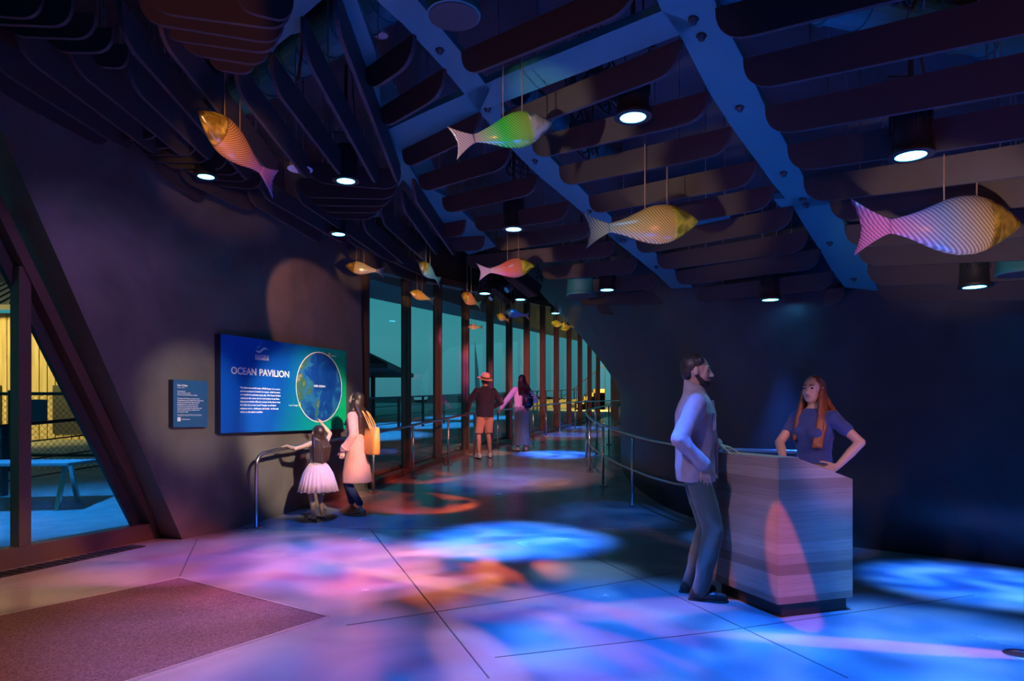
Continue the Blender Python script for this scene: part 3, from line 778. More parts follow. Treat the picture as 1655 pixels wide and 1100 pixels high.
cr = n.nodes.new('ShaderNodeValToRGB'); n.links.new(t.outputs['Object'], nz.inputs['Vector']); n.links.new(t.outputs['Object'], mpp.inputs[0]); n.links.new(mpp.outputs[0], ln.inputs[0])
n.links.new(ln.outputs['Value'], ml.inputs[0]); n.links.new(nz.outputs['Fac'], ml.inputs[2]); n.links.new(ml.outputs[0], cr.inputs[0])
el = cr.color_ramp.elements; el[0].position = .45; el[0].color = (.0, .035, .22, 1); el[1].position = 1.0; el[1].color = (.4, .38, .30, 1)
q = el.new(.70); q.color = (.005, .07, .33, 1); q = el.new(.80); q.color = (.02, .2, .42, 1); q = el.new(.87); q.color = (.05, .16, .06, 1); q = el.new(.92); q.color = (.25, .27, .16, 1)
n.links.new(cr.outputs[0], bs.inputs['Base Color'])
bm = bmesh.new(); bmesh.ops.create_circle(bm, cap_ends=True, segments=96, radius=.485, matrix=Matrix.Rotation(PI / 2, 4, 'X'))
g_ = link('globe_print', bm, gm, sg); g_.location = (1.767, -.054, .60)
bm = bmesh.new(); R_ = [Vector((math.cos(2 * PI * k / 96), 0, math.sin(2 * PI * k / 96))) for k in range(96)]
for k in range(96): bm.faces.new([bm.verts.new(p_) for p_ in (R_[k] * .482, R_[(k + 1) % 96] * .482, R_[(k + 1) % 96] * .495, R_[k] * .495)])
g_ = link('globe_rim', bm, M['print_white'], sg); g_.location = (1.767, -.0545, .60)
text('globe_text', 'ONE OCEAN', .042, (1.76, -.055, .60), M['print_white'], sg, 'CENTER', bold=.001)
M['pin'] = mat('yellow_pin_print', (.7, .75, .05), .5)
for x, z in ((1.35, .355), (1.976, 1.076)):
    bm = bmesh.new()
    for k in range(24):
        a, b = 2 * PI * k / 24, 2 * PI * (k + 1) / 24
        bm.faces.new([bm.verts.new(Vector((math.cos(q_) * r_, 0, math.sin(q_) * r_))) for q_, r_ in ((a, .014), (b, .014), (b, .024), (a, .024))])
    bm.faces.new([bm.verts.new(p_) for p_ in ((-.018, 0, -.016), (.018, 0, -.016), (0, 0, -.046))])
    g_ = link('map_pin', bm, M['pin'], sg); g_.location = (x, -.0555, z)
text('pin_text', 'Salish Sea', .03, (2.02, -.055, 1.05), M['print_white'], sg)
text('pin_text', 'Coral Triangle', .03, (1.31, -.055, .33), M['print_white'], sg, 'RIGHT')

pl = empty('wall_plaque', wall_pt(7.43, 1.25, .04), WRZ, 'small dark blue text plaque left of the large sign', 'plaque')
bm = bmesh.new(); box(bm, (0, -.03, 0), (.457, .04, .52)); link('board', bm, M['board_side'], pl)
M['plaque'] = mat('printed_plaque_face', (.02, .12, .26), .5)
bm = bmesh.new(); box(bm, (.0, -.036, 0), (.457, -.0305, .52)); link('printed_face', bm, M['plaque'], pl)
text('heading', 'Dan Friday', .03, (.05, -.037, .45), M['print_white'], pl, bold=.001)
text('paragraph', 'Lummi, b. 1975', .015, (.05, -.037, .43), M['print_white'], pl)
text('paragraph', 'Coast Salish Sea\nHouse of Welcome, 2024\nConcrete, bronze, illumination and glass', .0165, (.05, -.037, .39), M['print_white'], pl, bold=.0004, line=1.2)
text('paragraph', 'The House of Welcome is made up of the\nTransformation mask, "Spindle Whorl Shawl" and\nthe interior details of the "Submarine Sky".\nImagining that we are in another world\nbeneath the sea, all of these animals are\nconnected and speaking. Fish swim like people,\nand the sky is their home, and that is how\nour stories are told.', .0175, (.05, -.037, .31), M['print_white'], pl, bold=.0005, width=.35, line=1.2)
text('paragraph', 'Commissioned and made possible by the community and\nwith the help of many hands for this new home of the sea.', .011, (.05, -.037, .135), M['print_white'], pl, width=.33)
text('paragraph', 'seattleaquarium.org', .014, (.105, -.037, .082), M['print_white'], pl, bold=.0004)
bm = bmesh.new(); box(bm, (.05, -.038, .065), (.092, -.0365, .11)); link('badge', bm, M['print_white'], pl)

# --- desk
def wood_mat():
    m = mat('pale_banded_wood', (.5, .36, .27), .42); n = m.node_tree; b = n.nodes['Principled BSDF']
    t = n.nodes.new('ShaderNodeTexCoord'); s = n.nodes.new('ShaderNodeSeparateXYZ'); mu = n.nodes.new('ShaderNodeMath'); mu.operation = 'MULTIPLY'; mu.inputs[1].default_value = 13.7
    fl = n.nodes.new('ShaderNodeMath'); fl.operation = 'FLOOR'; wn = n.nodes.new('ShaderNodeTexWhiteNoise'); wn.noise_dimensions = '1D'
    cr = n.nodes.new('ShaderNodeValToRGB'); el = cr.color_ramp.elements
    el[0].position = 0; el[0].color = (.24, .15, .105, 1); el[1].position = 1; el[1].color = (.42, .31, .23, 1)
    mp = n.nodes.new('ShaderNodeMapping'); mp.inputs['Scale'].default_value = (1.2, 1.2, 60); nz = n.nodes.new('ShaderNodeTexNoise'); nz.inputs['Scale'].default_value = 2; nz.inputs['Detail'].default_value = 5
    mx = n.nodes.new('ShaderNodeMix'); mx.data_type = 'RGBA'; mx.blend_type = 'MULTIPLY'; mx.inputs[0].default_value = .5
    c2 = n.nodes.new('ShaderNodeValToRGB'); c2.color_ramp.elements[0].position = .3; c2.color_ramp.elements[0].color = (.5, .45, .42, 1); c2.color_ramp.elements[1].color = (1, 1, 1, 1); c2.color_ramp.elements[1].position = .6
    n.links.new(t.outputs['Object'], s.inputs[0]); n.links.new(s.outputs['Z'], mu.inputs[0]); n.links.new(mu.outputs[0], fl.inputs[0]); n.links.new(fl.outputs[0], wn.inputs['W']); n.links.new(wn.outputs['Value'], cr.inputs[0])
    n.links.new(t.outputs['Object'], mp.inputs[0]); n.links.new(mp.outputs[0], nz.inputs['Vector']); n.links.new(nz.outputs['Fac'], c2.inputs[0])
    n.links.new(cr.outputs[0], mx.inputs[6]); n.links.new(c2.outputs[0], mx.inputs[7]); n.links.new(mx.outputs[2], b.inputs['Base Color'])
    return m
M['wood'] = wood_mat()
DRZ = math.atan2(.2, .605)
dk = empty('reception_desk', (1.815, 4.65, 0), DRZ, 'pale banded wooden greeting desk on a dark plinth with a sloping right end', 'desk')
Wd, Dd = .637, .743       # local X along the narrow face to the right, local Y away
def side(x0_, x1_): return [Vector((x0_, 0, .097)), Vector((x1_, 0, .097))]
prof = [(0, .097), (Wd, .097), (Wd, .935), (.17, 1.09), (0, 1.09)]
bm = bmesh.new(); prism(bm, [Vector((x, 0, z)) for x, z in prof], (0, .02, 0)); link('side_panel', bm, M['wood'], dk)
bm = bmesh.new(); prism(bm, [Vector((x, Dd - .02, z)) for x, z in prof], (0, .02, 0)); link('side_panel', bm, M['wood'], dk)
bm = bmesh.new(); box(bm, (-.001, .0202, .097), (.02, Dd - .0202, 1.09)); link('front_panel', bm, M['wood'], dk)
bm = bmesh.new(); box(bm, (-.002, .0, 1.0905), (.17, Dd, 1.1)); link('top', bm, M['wood'], dk)
bm = bmesh.new(); prism(bm, [Vector((.17, .0205, 1.088)), Vector((.17, .0205, 1.07)), Vector((Wd, .0205, .915)), Vector((Wd, .0205, .933))], (0, Dd - .041, 0)); link('sloped_top', bm, M['wood'], dk)
bm = bmesh.new(); box(bm, (.05, .03, 0), (Wd - .03, Dd - .03, .096)); link('plinth', bm, M['black'], dk)
bm = bmesh.new(); box(bm, (Wd - .06, .0205, .5), (Wd - .04, Dd - .0205, .52)); box(bm, (.03, .0205, .5), (Wd - .04, Dd - .0205, .52)); link('shelf', bm, M['wood'], dk)

# --- hanging lights
def fixture(i, p, r, lab):
    t = empty('ceiling_spotlight', p, 0, lab, 'spotlight', 'blue ceiling spotlights')
    s = r / .1
    bm = bmesh.new(); lathe(bm, [(.085 * s, .0), (.118 * s, .0), (.118 * s, .02), (.11 * s, .03), (.105 * s, .10), (.105 * s, .30), (.085 * s, .33), (.02, .34)], 28)
    for k in range(14):
        a = 2 * PI * k / 14; bar(bm, (math.cos(a) * .1 * s, math.sin(a) * .1 * s, .14), (math.cos(a) * .1 * s, math.sin(a) * .1 * s, .31), .01, .03, up=(math.cos(a), math.sin(a), 0))
    sharp(link('housing', bm, M['black'], t))
    bm = bmesh.new(); lathe(bm, [(.084 * s, -.003), (0, -.004)], 28); link('lens', bm, M['lens'], t)
    bm = bmesh.new(); lathe(bm, [(.085 * s, -.006), (.125 * s, -.004), (.125 * s, .006), (.085 * s, .004), (.085 * s, -.006)], 20, caps=False); link('rim', bm, M['black'], t)
    bm = bmesh.new()
    for sx_ in (-1, 1): bar(bm, (sx_ * .135 * s, 0, .14), (sx_ * .135 * s, 0, .46), .012, .03)
    bar(bm, (-.14 * s, 0, .46), (.14 * s, 0, .46), .03, .012); tube(bm, [(0, 0, .46), (0, 0, 1.1)], .016, 8); link('yoke', bm, M['black'], t)
    bm = bmesh.new(); tube(bm, [(.09 * s, .02, .28), (.13 * s, .06, .42), (.08, .03, .6), (.05, 0, 1.1)], .007, 6); link('cable', bm, M['black_rough'], t)
FL = ['lit blue ceiling spotlight right of the green glass fish', 'large lit blue spotlight high at the right among the blades', 'lit blue spotlight directly above the red glass fish',
      'lit blue spotlight beside the white round sensor plate', 'lit blue spotlight low above the woman at the desk', 'lit blue spotlight at the lower right edge of the ceiling',
      'lit blue spotlight left of the lowest blades of the middle rib', 'lit blue spotlight under the striped orange fish at far left', 'lit blue spotlight above the scalloped top of the sign wall',
      'lit blue spotlight over the ramp behind the red fish', 'lit blue spotlight over the ramp by the windows, nearer one', 'lit blue spotlight over the ramp by the pair of yellow fish', 'lit blue spotlight over the ramp left of the red fish', 'farthest lit blue spotlight over the ramp']
for i, (p, w, s, r_) in enumerate(FIXP): fixture(i, p, r_, FL[i])
# hanging speakers
def speaker(p, r, lab):
    t = empty('pendant_speaker', p, 0, lab, 'speaker', 'pendant speakers')
    bm = bmesh.new(); lathe(bm, [(.0, .0), (r * .93, .0), (r, .004), (r, .03), (r * .96, .04), (r * .9, .28), (r * .5, .33), (0.01, .34)], 32); sharp(link('housing', bm, M['plate'], t))
    bm = bmesh.new(); lathe(bm, [(0, -.006), (r * .92, -.004), (r * .92, .001)], 32); link('grille', bm, M['black_rough'], t)
    bm = bmesh.new(); tube(bm, [(0, 0, .33), (0, 0, 1.2)], .012, 8); link('stem', bm, M['black'], t)
speaker(on_ceiling(733, 27, -.2), .155, 'round pendant speaker at the top centre of the ceiling')
speaker(on_ceiling(940, 478, -.25), .22, 'round dark pendant speaker above the flared wall')
speaker(on_ceiling(1648, 443, -.2), .16, 'round dark pendant speaker at the right edge')
# sensor plate
p = on_ceiling(485, 274, -.12)
t = empty('ceiling_sensor', p, 0, 'white round plate with a small square box hanging at left of the blue light', 'sensor')
bm = bmesh.new(); lathe(bm, [(.0, 0), (.118, 0), (.12, .006), (.0, .012)], 28); link('plate', bm, M['white'], t)
bm = bmesh.new(); box(bm, (-.085, -.05, .012), (.04, .05, .13)); link('box', bm, M['joint_pale'], t)
bm = bmesh.new(); tube(bm, [(0, 0, 0), (.0, -.02, -.03), (.05, -.03, -.06)], .018, 8); link('detector', bm, M['steel'], t)
bm = bmesh.new(); tube(bm, [(-.03, 0, .13), (-.03, 0, .95)], .007, 6); tube(bm, [(.03, 0, .13), (.03, 0, .95)], .007, 6); link('rod', bm, M['steel'], t)
p = on_ceiling(616, 58, .6); bm = bmesh.new(); lathe(bm, [(0, 0), (.055, 0), (.05, .02), (0, .02)], 20); o = link('smoke_detector', bm, M['white']); o.location = p; tag(o, 'small white round disc above the blades at top left of the centre', 'detector')
p = on_ceiling(750, 497, -.2); bm = bmesh.new(); box(bm, (-.13, -.05, -.04), (.13, .05, .04)); bmesh.ops.bevel(bm, geom=bm.edges[:], offset=.01, segments=2, affect='EDGES'); o = link('exit_lamp', bm, M['white']); o.location = p; bm = bmesh.new(); tube(bm, [(0, 0, .04), (0, 0, 1.2)], .01, 6); link('stem', bm, M['black'], o); tag(o, 'small pale rectangular box lamp under the orange fish', 'lamp')
# rolled dark projectors in a cluster
for i, (px, py, rz, lab) in enumerate(((775, 478, .5, 'black projector box left of the red fish tail cluster'), (812, 472, .7, 'black projector box in the middle of the cluster below the red fish'), (845, 455, .6, 'black projector box at the right of the cluster below the red fish'))):
    p = on_ceiling(px, py, -.12)
    t = empty('show_projector', p, rz, lab, 'projector', 'projectors below the red fish')
    bm = bmesh.new(); box(bm, (-.28, -.12, -.1), (.28, .12, .1)); bmesh.ops.bevel(bm, geom=bm.edges[:], offset=.015, segments=2, affect='EDGES'); bmesh.ops.transform(bm, matrix=Matrix.Rotation(.5, 4, 'Y'), verts=bm.verts); link('housing', bm, M['black'], t)
    bm = bmesh.new(); tube(bm, [(0, 0, .05), (0, 0, 1.0)], .02, 8); link('mount', bm, M['black'], t)
    bm = bmesh.new(); tube(bm, [(-.3, 0, -.16), (-.22, 0, -.1)], .05, 12); link('lens_barrel', bm, M['steel'], t)
# services above the blades: ducts and cables
for i, (px, py, a, L_, r_, lab) in enumerate(((470, 100, 2.4, 1.6, .16, 'round dark duct above the left fan of blades'), (930, 215, 1.0, 1.0, .1, 'dark duct behind the green fish head'), (1420, 20, .3, 1.4, .12, 'dark duct above the top right blades'))):
    p = on_ceiling(px, py, .55); d_ = Vector((math.cos(a), math.sin(a), 0))
    bm = bmesh.new(); tube(bm, [-d_ * L_, d_ * L_], r_, 20); 
    for k in range(int(L_ * 8)): tube(bm, [-d_ * L_ + d_ * (k * .25), -d_ * L_ + d_ * (k * .25 + .03)], r_ + .012, 20)
    o = link('air_duct', bm, M['plate'], None, False); o.location = p; tag(o, lab, 'duct')
for i, (px, py, lab) in enumerate(((965, 182, 'black cable bundle behind the nose of the green fish'), (935, 255, 'looped black cables above the blade under the green fish'), (1440, 15, 'coiled black cable above the top right blade'), (840, 300, 'dangling black cables above the spotlight over the red fish'), (860, 455, 'thin looping cables beside the projector cluster'))):
    p = on_ceiling(px, py, .12); bm = bmesh.new(); random.seed(i + 3)
    for j in range(4):
        pp = [Vector((random.uniform(-.15, .15), random.uniform(-.1, .1), .7))]
        for k in range(7):
            a = k * .9 + j; pp.append(Vector((math.cos(a) * .14 + .03 * j, math.sin(a) * .08, .35 - .05 * k + .06 * math.sin(a))))
        pp.append(Vector((random.uniform(-.3, .3), 0, .8)))
        tube(bm, smooth_path(pp, 4), .009, 6)
    o = link('cable_loop', bm, M['black_rough'], None, True); o.location = p; tag(o, lab, 'cable')
M['red_cable'] = mat('red_cable', (.35, .02, .03), .5)
p = on_ceiling(484, 110, .1); bm = bmesh.new(); tube(bm, smooth_path([(0, 0, .8), (-.02, 0, .4), (.02, 0, .2), (.0, 0, 0), (-.01, 0, -.1)], 5), .012, 8); o = link('hanging_cable', bm, M['red_cable'], None, True); o.location = p; tag(o, 'red cable dangling between the blades of the left fan', 'cable')
# bolts on the ribs
random.seed(2)
for i, (px, py, lab) in enumerate(((1121, 30, 'topmost bolt on the widest rib'), (1134, 57, 'second bolt from the top on the widest rib'), (1196, 173, 'bolt on the widest rib level with the right spotlight'), (1267, 279, 'bolt on the widest rib left of the fourth blade end'), (1298, 322, 'bolt at the seam of the widest rib'), (1303, 330, 'lower bolt at the seam of the widest rib'),
        (1341, 392, 'bolt low on the widest rib'), (1380, 450, 'lowest bolt on the widest rib'), (711, 80, 'topmost bolt on the middle rib'), (788, 175, 'bolt on the middle rib above the green fish tail'), (865, 259, 'bolt on the middle rib below the green fish'), (953, 340, 'bolt on the middle rib by the yellow fish tail'), (1008, 388, 'bolt on the middle rib under the yellow fish tail'), (1061, 430, 'lowest bolt on the middle rib'))):
    p = on_ceiling(px, py, 0); bm = bmesh.new(); lathe(bm, [(.0, -.035), (.016, -.03), (.02, -.012), (.03, -.008), (.03, 0), (0, 0)], 12)
    o = link('rib_bolt', bm, M['black'], None, True); o.location = p; tag(o, 'small black ' + lab, 'bolt', 'bolts on the ribs')

# --- glass fish
def fish_mat(name, c1, c2, c3, tr=.25):
    m = bpy.data.materials.new(name); m.use_nodes = True; n = m.node_tree; n.nodes.clear(); o = n.nodes.new('ShaderNodeOutputMaterial')
    t = n.nodes.new('ShaderNodeTexCoord'); s = n.nodes.new('ShaderNodeSeparateXYZ'); n.links.new(t.outputs['Object'], s.inputs[0])
    cr = n.nodes.new('ShaderNodeValToRGB'); mr = n.nodes.new('ShaderNodeMapRange'); mr.inputs['From Min'].default_value = -.8; mr.inputs['From Max'].default_value = -.25
    n.links.new(s.outputs['X'], mr.inputs['Value']); n.links.new(mr.outputs[0], cr.inputs[0])
    el = cr.color_ramp.elements; el[0].color = (*c1, 1); el[1].color = (*c3, 1); q = el.new(.5); q.color = (*c2, 1)
    # fine etched lines running across the flank
    z2 = n.nodes.new('ShaderNodeMath'); z2.operation = 'MULTIPLY'; n.links.new(s.outputs['Z'], z2.inputs[0]); n.links.new(s.outputs['Z'], z2.inputs[1])
    a = n.nodes.new('ShaderNodeMath'); a.operation = 'MULTIPLY_ADD'; a.inputs[1].default_value = -2.2; n.links.new(z2.outputs[0], a.inputs[0]); 
    b = n.nodes.new('ShaderNodeMath'); b.operation = 'MULTIPLY_ADD'; b.inputs[1].default_value = .85; n.links.new(s.outputs['Z'], b.inputs[0]); n.links.new(s.outputs['X'], b.inputs[2]); n.links.new(b.outputs[0], a.inputs[2])
    f = n.nodes.new('ShaderNodeMath'); f.operation = 'MULTIPLY'; f.inputs[1].default_value = 2 * PI * 40; n.links.new(a.outputs[0], f.inputs[0])
    sn = n.nodes.new('ShaderNodeMath'); sn.operation = 'SINE'; n.links.new(f.outputs[0], sn.inputs[0])
    st_ = n.nodes.new('ShaderNodeMapRange'); st_.inputs['From Min'].default_value = -.2; st_.inputs['From Max'].default_value = .9; st_.inputs['To Min'].default_value = .78; st_.inputs['To Max'].default_value = .9; n.links.new(sn.outputs[0], st_.inputs['Value'])
    df = n.nodes.new('ShaderNodeBsdfDiffuse'); tl = n.nodes.new('ShaderNodeBsdfTranslucent'); gl = n.nodes.new('ShaderNodeBsdfGlossy'); gl.inputs['Roughness'].default_value = .22
    tp = n.nodes.new('ShaderNodeBsdfTransparent')
    sc = n.nodes.new('ShaderNodeMix'); sc.data_type = 'RGBA'; sc.blend_type = 'MULTIPLY'; sc.inputs[0].default_value = 1
    gr = n.nodes.new('ShaderNodeMapRange'); gr.inputs['From Min'].default_value = -.6; gr.inputs['From Max'].default_value = .9; gr.inputs['To Min'].default_value = .55; gr.inputs['To Max'].default_value = 1.15
    n.links.new(sn.outputs[0], gr.inputs['Value']); n.links.new(cr.outputs[0], sc.inputs[6]); n.links.new(gr.outputs[0], sc.inputs[7])
    for x in (df, tl): n.links.new(sc.outputs[2], x.inputs[0])
    m1 = n.nodes.new('ShaderNodeMixShader'); n.links.new(df.outputs[0], m1.inputs[1]); n.links.new(tl.outputs[0], m1.inputs[2])
    m2 = n.nodes.new('ShaderNodeMixShader'); m2.inputs[0].default_value = .12; n.links.new(m1.outputs[0], m2.inputs[1]); n.links.new(gl.outputs[0], m2.inputs[2])
    m3 = n.nodes.new('ShaderNodeMixShader'); n.links.new(st_.outputs[0], m3.inputs[0]); n.links.new(tp.outputs[0], m3.inputs[1]); n.links.new(m2.outputs[0], m3.inputs[2]); n.links.new(m3.outputs[0], o.inputs[0])
    return m
def head_mat(name, c):
    m = bpy.data.materials.new(name); m.use_nodes = True; n = m.node_tree; n.nodes.clear(); o = n.nodes.new('ShaderNodeOutputMaterial')
    g = n.nodes.new('ShaderNodeBsdfRefraction'); g.inputs['Color'].default_value = (*c, 1); g.inputs['Roughness'].default_value = .08; g.inputs['IOR'].default_value = 1.22
    gl = n.nodes.new('ShaderNodeBsdfGlossy'); gl.inputs['Roughness'].default_value = .16; gl.inputs[0].default_value = (1, .95, .8, 1)
    tl = n.nodes.new('ShaderNodeBsdfTranslucent'); tl.inputs[0].default_value = (*c, 1); d2 = n.nodes.new('ShaderNodeBsdfDiffuse'); d2.inputs[0].default_value = (*c, 1)
    t = n.nodes.new('ShaderNodeTexCoord'); nz = n.nodes.new('ShaderNodeTexNoise'); nz.inputs['Scale'].default_value = 9; nz.inputs['Distortion'].default_value = 1.2; nz.inputs['Detail'].default_value = 1
    n.links.new(t.outputs['Object'], nz.inputs['Vector'])
    mr = n.nodes.new('ShaderNodeMapRange'); mr.inputs['From Min'].default_value = .38; mr.inputs['From Max'].default_value = .66; mr.inputs['To Min'].default_value = .25; mr.inputs['To Max'].default_value = .9; n.links.new(nz.outputs['Fac'], mr.inputs['Value'])
    lw = n.nodes.new('ShaderNodeLayerWeight'); lw.inputs[0].default_value = .45
    m0 = n.nodes.new('ShaderNodeMixShader'); n.links.new(tl.outputs[0], m0.inputs[1]); n.links.new(d2.outputs[0], m0.inputs[2])
    m1 = n.nodes.new('ShaderNodeMixShader'); n.links.new(mr.outputs[0], m1.inputs[0]); n.links.new(g.outputs[0], m1.inputs[1]); n.links.new(m0.outputs[0], m1.inputs[2])
    m2 = n.nodes.new('ShaderNodeMixShader'); n.links.new(lw.outputs['Fresnel'], m2.inputs[0]); n.links.new(m1.outputs[0], m2.inputs[1]); n.links.new(gl.outputs[0], m2.inputs[2]); n.links.new(m2.outputs[0], o.inputs[0])
    return m
HP = [(0, .004, 0), (.02, .024, 0), (.07, .062, .002), (.14, .106, .004), (.22, .145, .004), (.30, .165, .002), (.38, .166, 0), (.46, .150, -.002), (.54, .122, -.004), (.62, .090, -.002), (.70, .062, .003), (.77, .044, .006), (.81, .038, .006)]
def interp(t):
    for (a, h, c), (b, h2, c2) in zip(HP, HP[1:]):
        if a <= t <= b:
            k = (t - a) / (b - a); k = k * k * (3 - 2 * k) if 0 else k; return h + (h2 - h) * k, c + (c2 - c) * k
    return HP[-1][1], HP[-1][2]
def fish_part(t0, t1, n, infl=1.0, close0=True, close1=True):
    bm = bmesh.new(); secs = []
    for k in range(n + 1):
        t = t0 + (t1 - t0) * k / n; h, c = interp(t); h *= infl
        th = h * (.62 if t < .6 else .62 - (t - .6) * 1.7)
        secs.append(((-t, 0, c), (0, th, 0), (0, 0, h)))
    loft(bm, secs, 28); return bm
HEADS = head_mat('clear_amber_glass', (1, .66, .10)); HEADY = head_mat('clear_yellow_glass', (.95, .85, .08)); HEADG = head_mat('clear_pale_glass', (.95, .9, .7))
body_me = {}; 
def fish(px, py, d, L, head, pitch, cols, hm, lab, light=None, tr=.3):
    c = at(px, py, d); m = fish_mat('etched_glass', *cols, tr=tr)
    t = empty('glass_fish', c, 0, lab, 'fish', 'hanging glass fish')
    hd = Vector((head[0], head[1], 0)).normalized() * math.cos(R(pitch)) + Vector((0, 0, math.sin(R(pitch))))
    X = hd.normalized(); Y = Vector((0, 0, 1)).cross(X).normalized(); Z = X.cross(Y)
    mt = Matrix((X, Y, Z)).transposed().to_4x4() @ Matrix.Translation((.45, 0, 0)); mt = Matrix.Scale(L, 4) @ mt
    b = link('body', fish_part(.235, .81, 30), m, t, True); h = link('head', fish_part(0, .25, 14, 1.0), hm, t, True)
    bm = bmesh.new(); loft(bm, [((-.05, 0, 0), (0, .012, 0), (0, 0, .02)), ((-.10, 0, 0), (0, .03, 0), (0, 0, .045)), ((-.17, 0, 0), (0, .045, 0), (0, 0, .075)), ((-.22, 0, 0), (0, .04, 0), (0, 0, .07)), ((-.25, 0, 0), (0, .01, 0), (0, 0, .02))], 20)
    i_ = link('inner_bubble', bm, hm, h, True)
    bm = bmesh.new(); rows = []
    for k in range(9):
        u = k / 8; x = -.80 - .2 * u; row = []
        hh = .038 + .12 * u ** 1.3
        for j in range(13):
            w = j / 12 * 2 - 1; xx = x - (.055 * u * (abs(w) ** 1.6) - .03 * u); th = .010 * (1 - u) + .003
            rip = .0035 * math.sin(j * PI) if 0 else .004 * u * (1 if j % 2 else -1)
            row.append((xx, w * hh + .006, th, rip))
        rows.append(row)
    F1 = [[bm.verts.new((x, th + rip, z)) for x, z, th, rip in r_] for r_ in rows]; F2 = [[bm.verts.new((x, -th + rip, z)) for x, z, th, rip in r_] for r_ in rows]
    for A_ in (F1, F2):
        for r1, r2 in zip(A_, A_[1:]):
            for j in range(12): bm.faces.new((r1[j], r1[j + 1], r2[j + 1], r2[j]))
    for r1, r2 in zip(F1, F2):
        pass
    for k in range(8):
        bm.faces.new((F1[k][0], F1[k + 1][0], F2[k + 1][0], F2[k][0])); bm.faces.new((F1[k][12], F2[k][12], F2[k + 1][12], F1[k + 1][12]))
    for j in range(12):
        bm.faces.new((F1[0][j], F2[0][j], F2[0][j + 1], F1[0][j + 1])); bm.faces.new((F1[8][j], F1[8][j + 1], F2[8][j + 1], F2[8][j]))
    tl = link('tail_fin', bm, m, t, True)
    for o in (b, h, i_, tl): o.data.transform(mt) if o is not i_ else o.data.transform(mt)
    # the etched lines follow the fish's own frame: keep object coordinates by un-baking into the object matrix
    for o in (b, tl):
        o.data.transform(mt.inverted()); o.matrix_local = mt
    for u in (.27, .47):
        h_, c_ = interp(u); q = c + (mt @ Vector((-u, 0, c_ + h_ - .004)))
        zt_ = ceil_z(q.x, q.y) + .0
        bm = bmesh.new(); tube(bm, [q - c, Vector((q.x, q.y, max(zt_, q.z + .3))) - c], .0045, 6); link('suspension_wire', bm, M['wire'], t)
    if light: 
        lc, en, dx, dy, dz, sz = light
        spot(c + Vector((dx, dy, dz)), c, en, lc, sz, .6, .03)
M['wire'] = mat('copper_toned_wire', (.75, .5, .35), .3, .8)
OR = (1, .55, .25); WH = (1, .84, .72)
fish(823, 213, 4.55, .70, (1, .25), 17, ((.7, .5, .55), (.06, .85, .10), (.65, .9, .12)), HEADG, 'green striped glass fish with its nose up, nearest the centre top', (WH, 95, -1.2, -1.5, -.6, 24))
fish(1049, 364, 5.3, .91, (1, .15), 7, ((.35, .42, .36), (.75, .58, .22), (.95, .6, .15)), HEADY, 'yellow glass fish with a clear gold head, right of the middle rib', ((1, .75, .45), 80, -1.0, -1.6, -.7, 26))
fish(824, 434, 8.3, .70, (1, .2), 9, ((.8, .6, .8), (1, .22, .16), (1, .4, .2)), HEADY, 'red glass fish with a yellow head over the start of the ramp', ((1, .6, .4), 150, -1.2, -2.0, -.5, 18))
fish(1533, 365, 4.35, 1.13, (1, .1), 3, ((.7, .22, .55), (.32, .42, .75), (.95, .65, .25)), HEADS, 'large lilac and gold glass fish cut by the right edge of the view', ((1, .7, .55), 120, -1.1, -1.5, -.8, 36))
fish(380, 236, 5.2, .86, (-.33, -.94), 17, ((.7, .3, .75), (1, .45, .2), (1, .5, .15)), HEADS, 'orange glass fish with lilac tail alone at the upper left', ((1, .5, .22), 100, .7, -1.6, -.5, 22))
fish(586, 434, 9.4, .53, (-1, -.15), 8, ((.8, .65, .6), (.9, .8, .45), (1, .75, .35)), HEADS, 'cream glass fish facing left above the end of the sign wall', (OR, 90, .6, -1.8, -.4, 14))
fish(693, 439, 8.8, .56, (-.40, -.9), 16, ((.25, .6, .6), (.3, .7, .65), (.4, .7, .5)), HEADS, 'teal glass fish with an amber head turned to the viewer', (WH, 60, .5, -1.6, -.4, 14))
fish(680, 478, 11.0, .48, (-.7, -.6), 12, ((.8, .7, .4), (1, .65, .15), (1, .55, .12)), HEADS, 'amber glass fish hanging just under the teal one', (OR, 90, .4, -1.6, -.4, 13))
fish(760, 484, 10.0, .54, (-.5, -.87), 10, ((.2, .6, .55), (1, .45, .2), (1, .5, .2)), HEADS, 'orange glass fish with a teal tail left of the projectors', (OR, 90, .4, -1.6, -.4, 14))
fish(812, 513, 13.2, .45, (-.5, -.8), 8, ((.7, .4, .3), (.8, .5, .4), (.95, .8, .25)), HEADY, 'small pink and yellow glass fish over the ramp centre', (OR, 70, .4, -1.6, -.4, 13))
fish(833, 507, 12.4, .50, (-.9, -.4), 5, ((.3, .3, .5), (.1, .2, .55), (.1, .2, .5)), HEADG, 'dark blue glass fish beside the small pink one', None)
fish(767, 528, 14.0, .34, (-.8, -.5), 0, ((.8, .75, .6), (.9, .8, .55), (1, .8, .5)), HEADG, 'small pale glass fish close to the window posts', (OR, 40, .4, -1.4, -.3, 12))
fish(901, 523, 13.6, .42, (-.7, -.7), 0, ((.8, .7, .2), (1, .8, .2), (1, .75, .2)), HEADY, 'yellow glass fish, left one of the far pair by the flared wall', ((1, .8, .3), 70, -.2, -1.6, -.3, 13))
fish(916, 529, 14.2, .42, (-.7, -.7), -14, ((.9, .6, .2), (1, .7, .2), (1, .65, .2)), HEADY, 'amber glass fish, right one of the far pair, half behind the flared wall', ((1, .7, .3), 60, -.4, -1.6, -.3, 13))
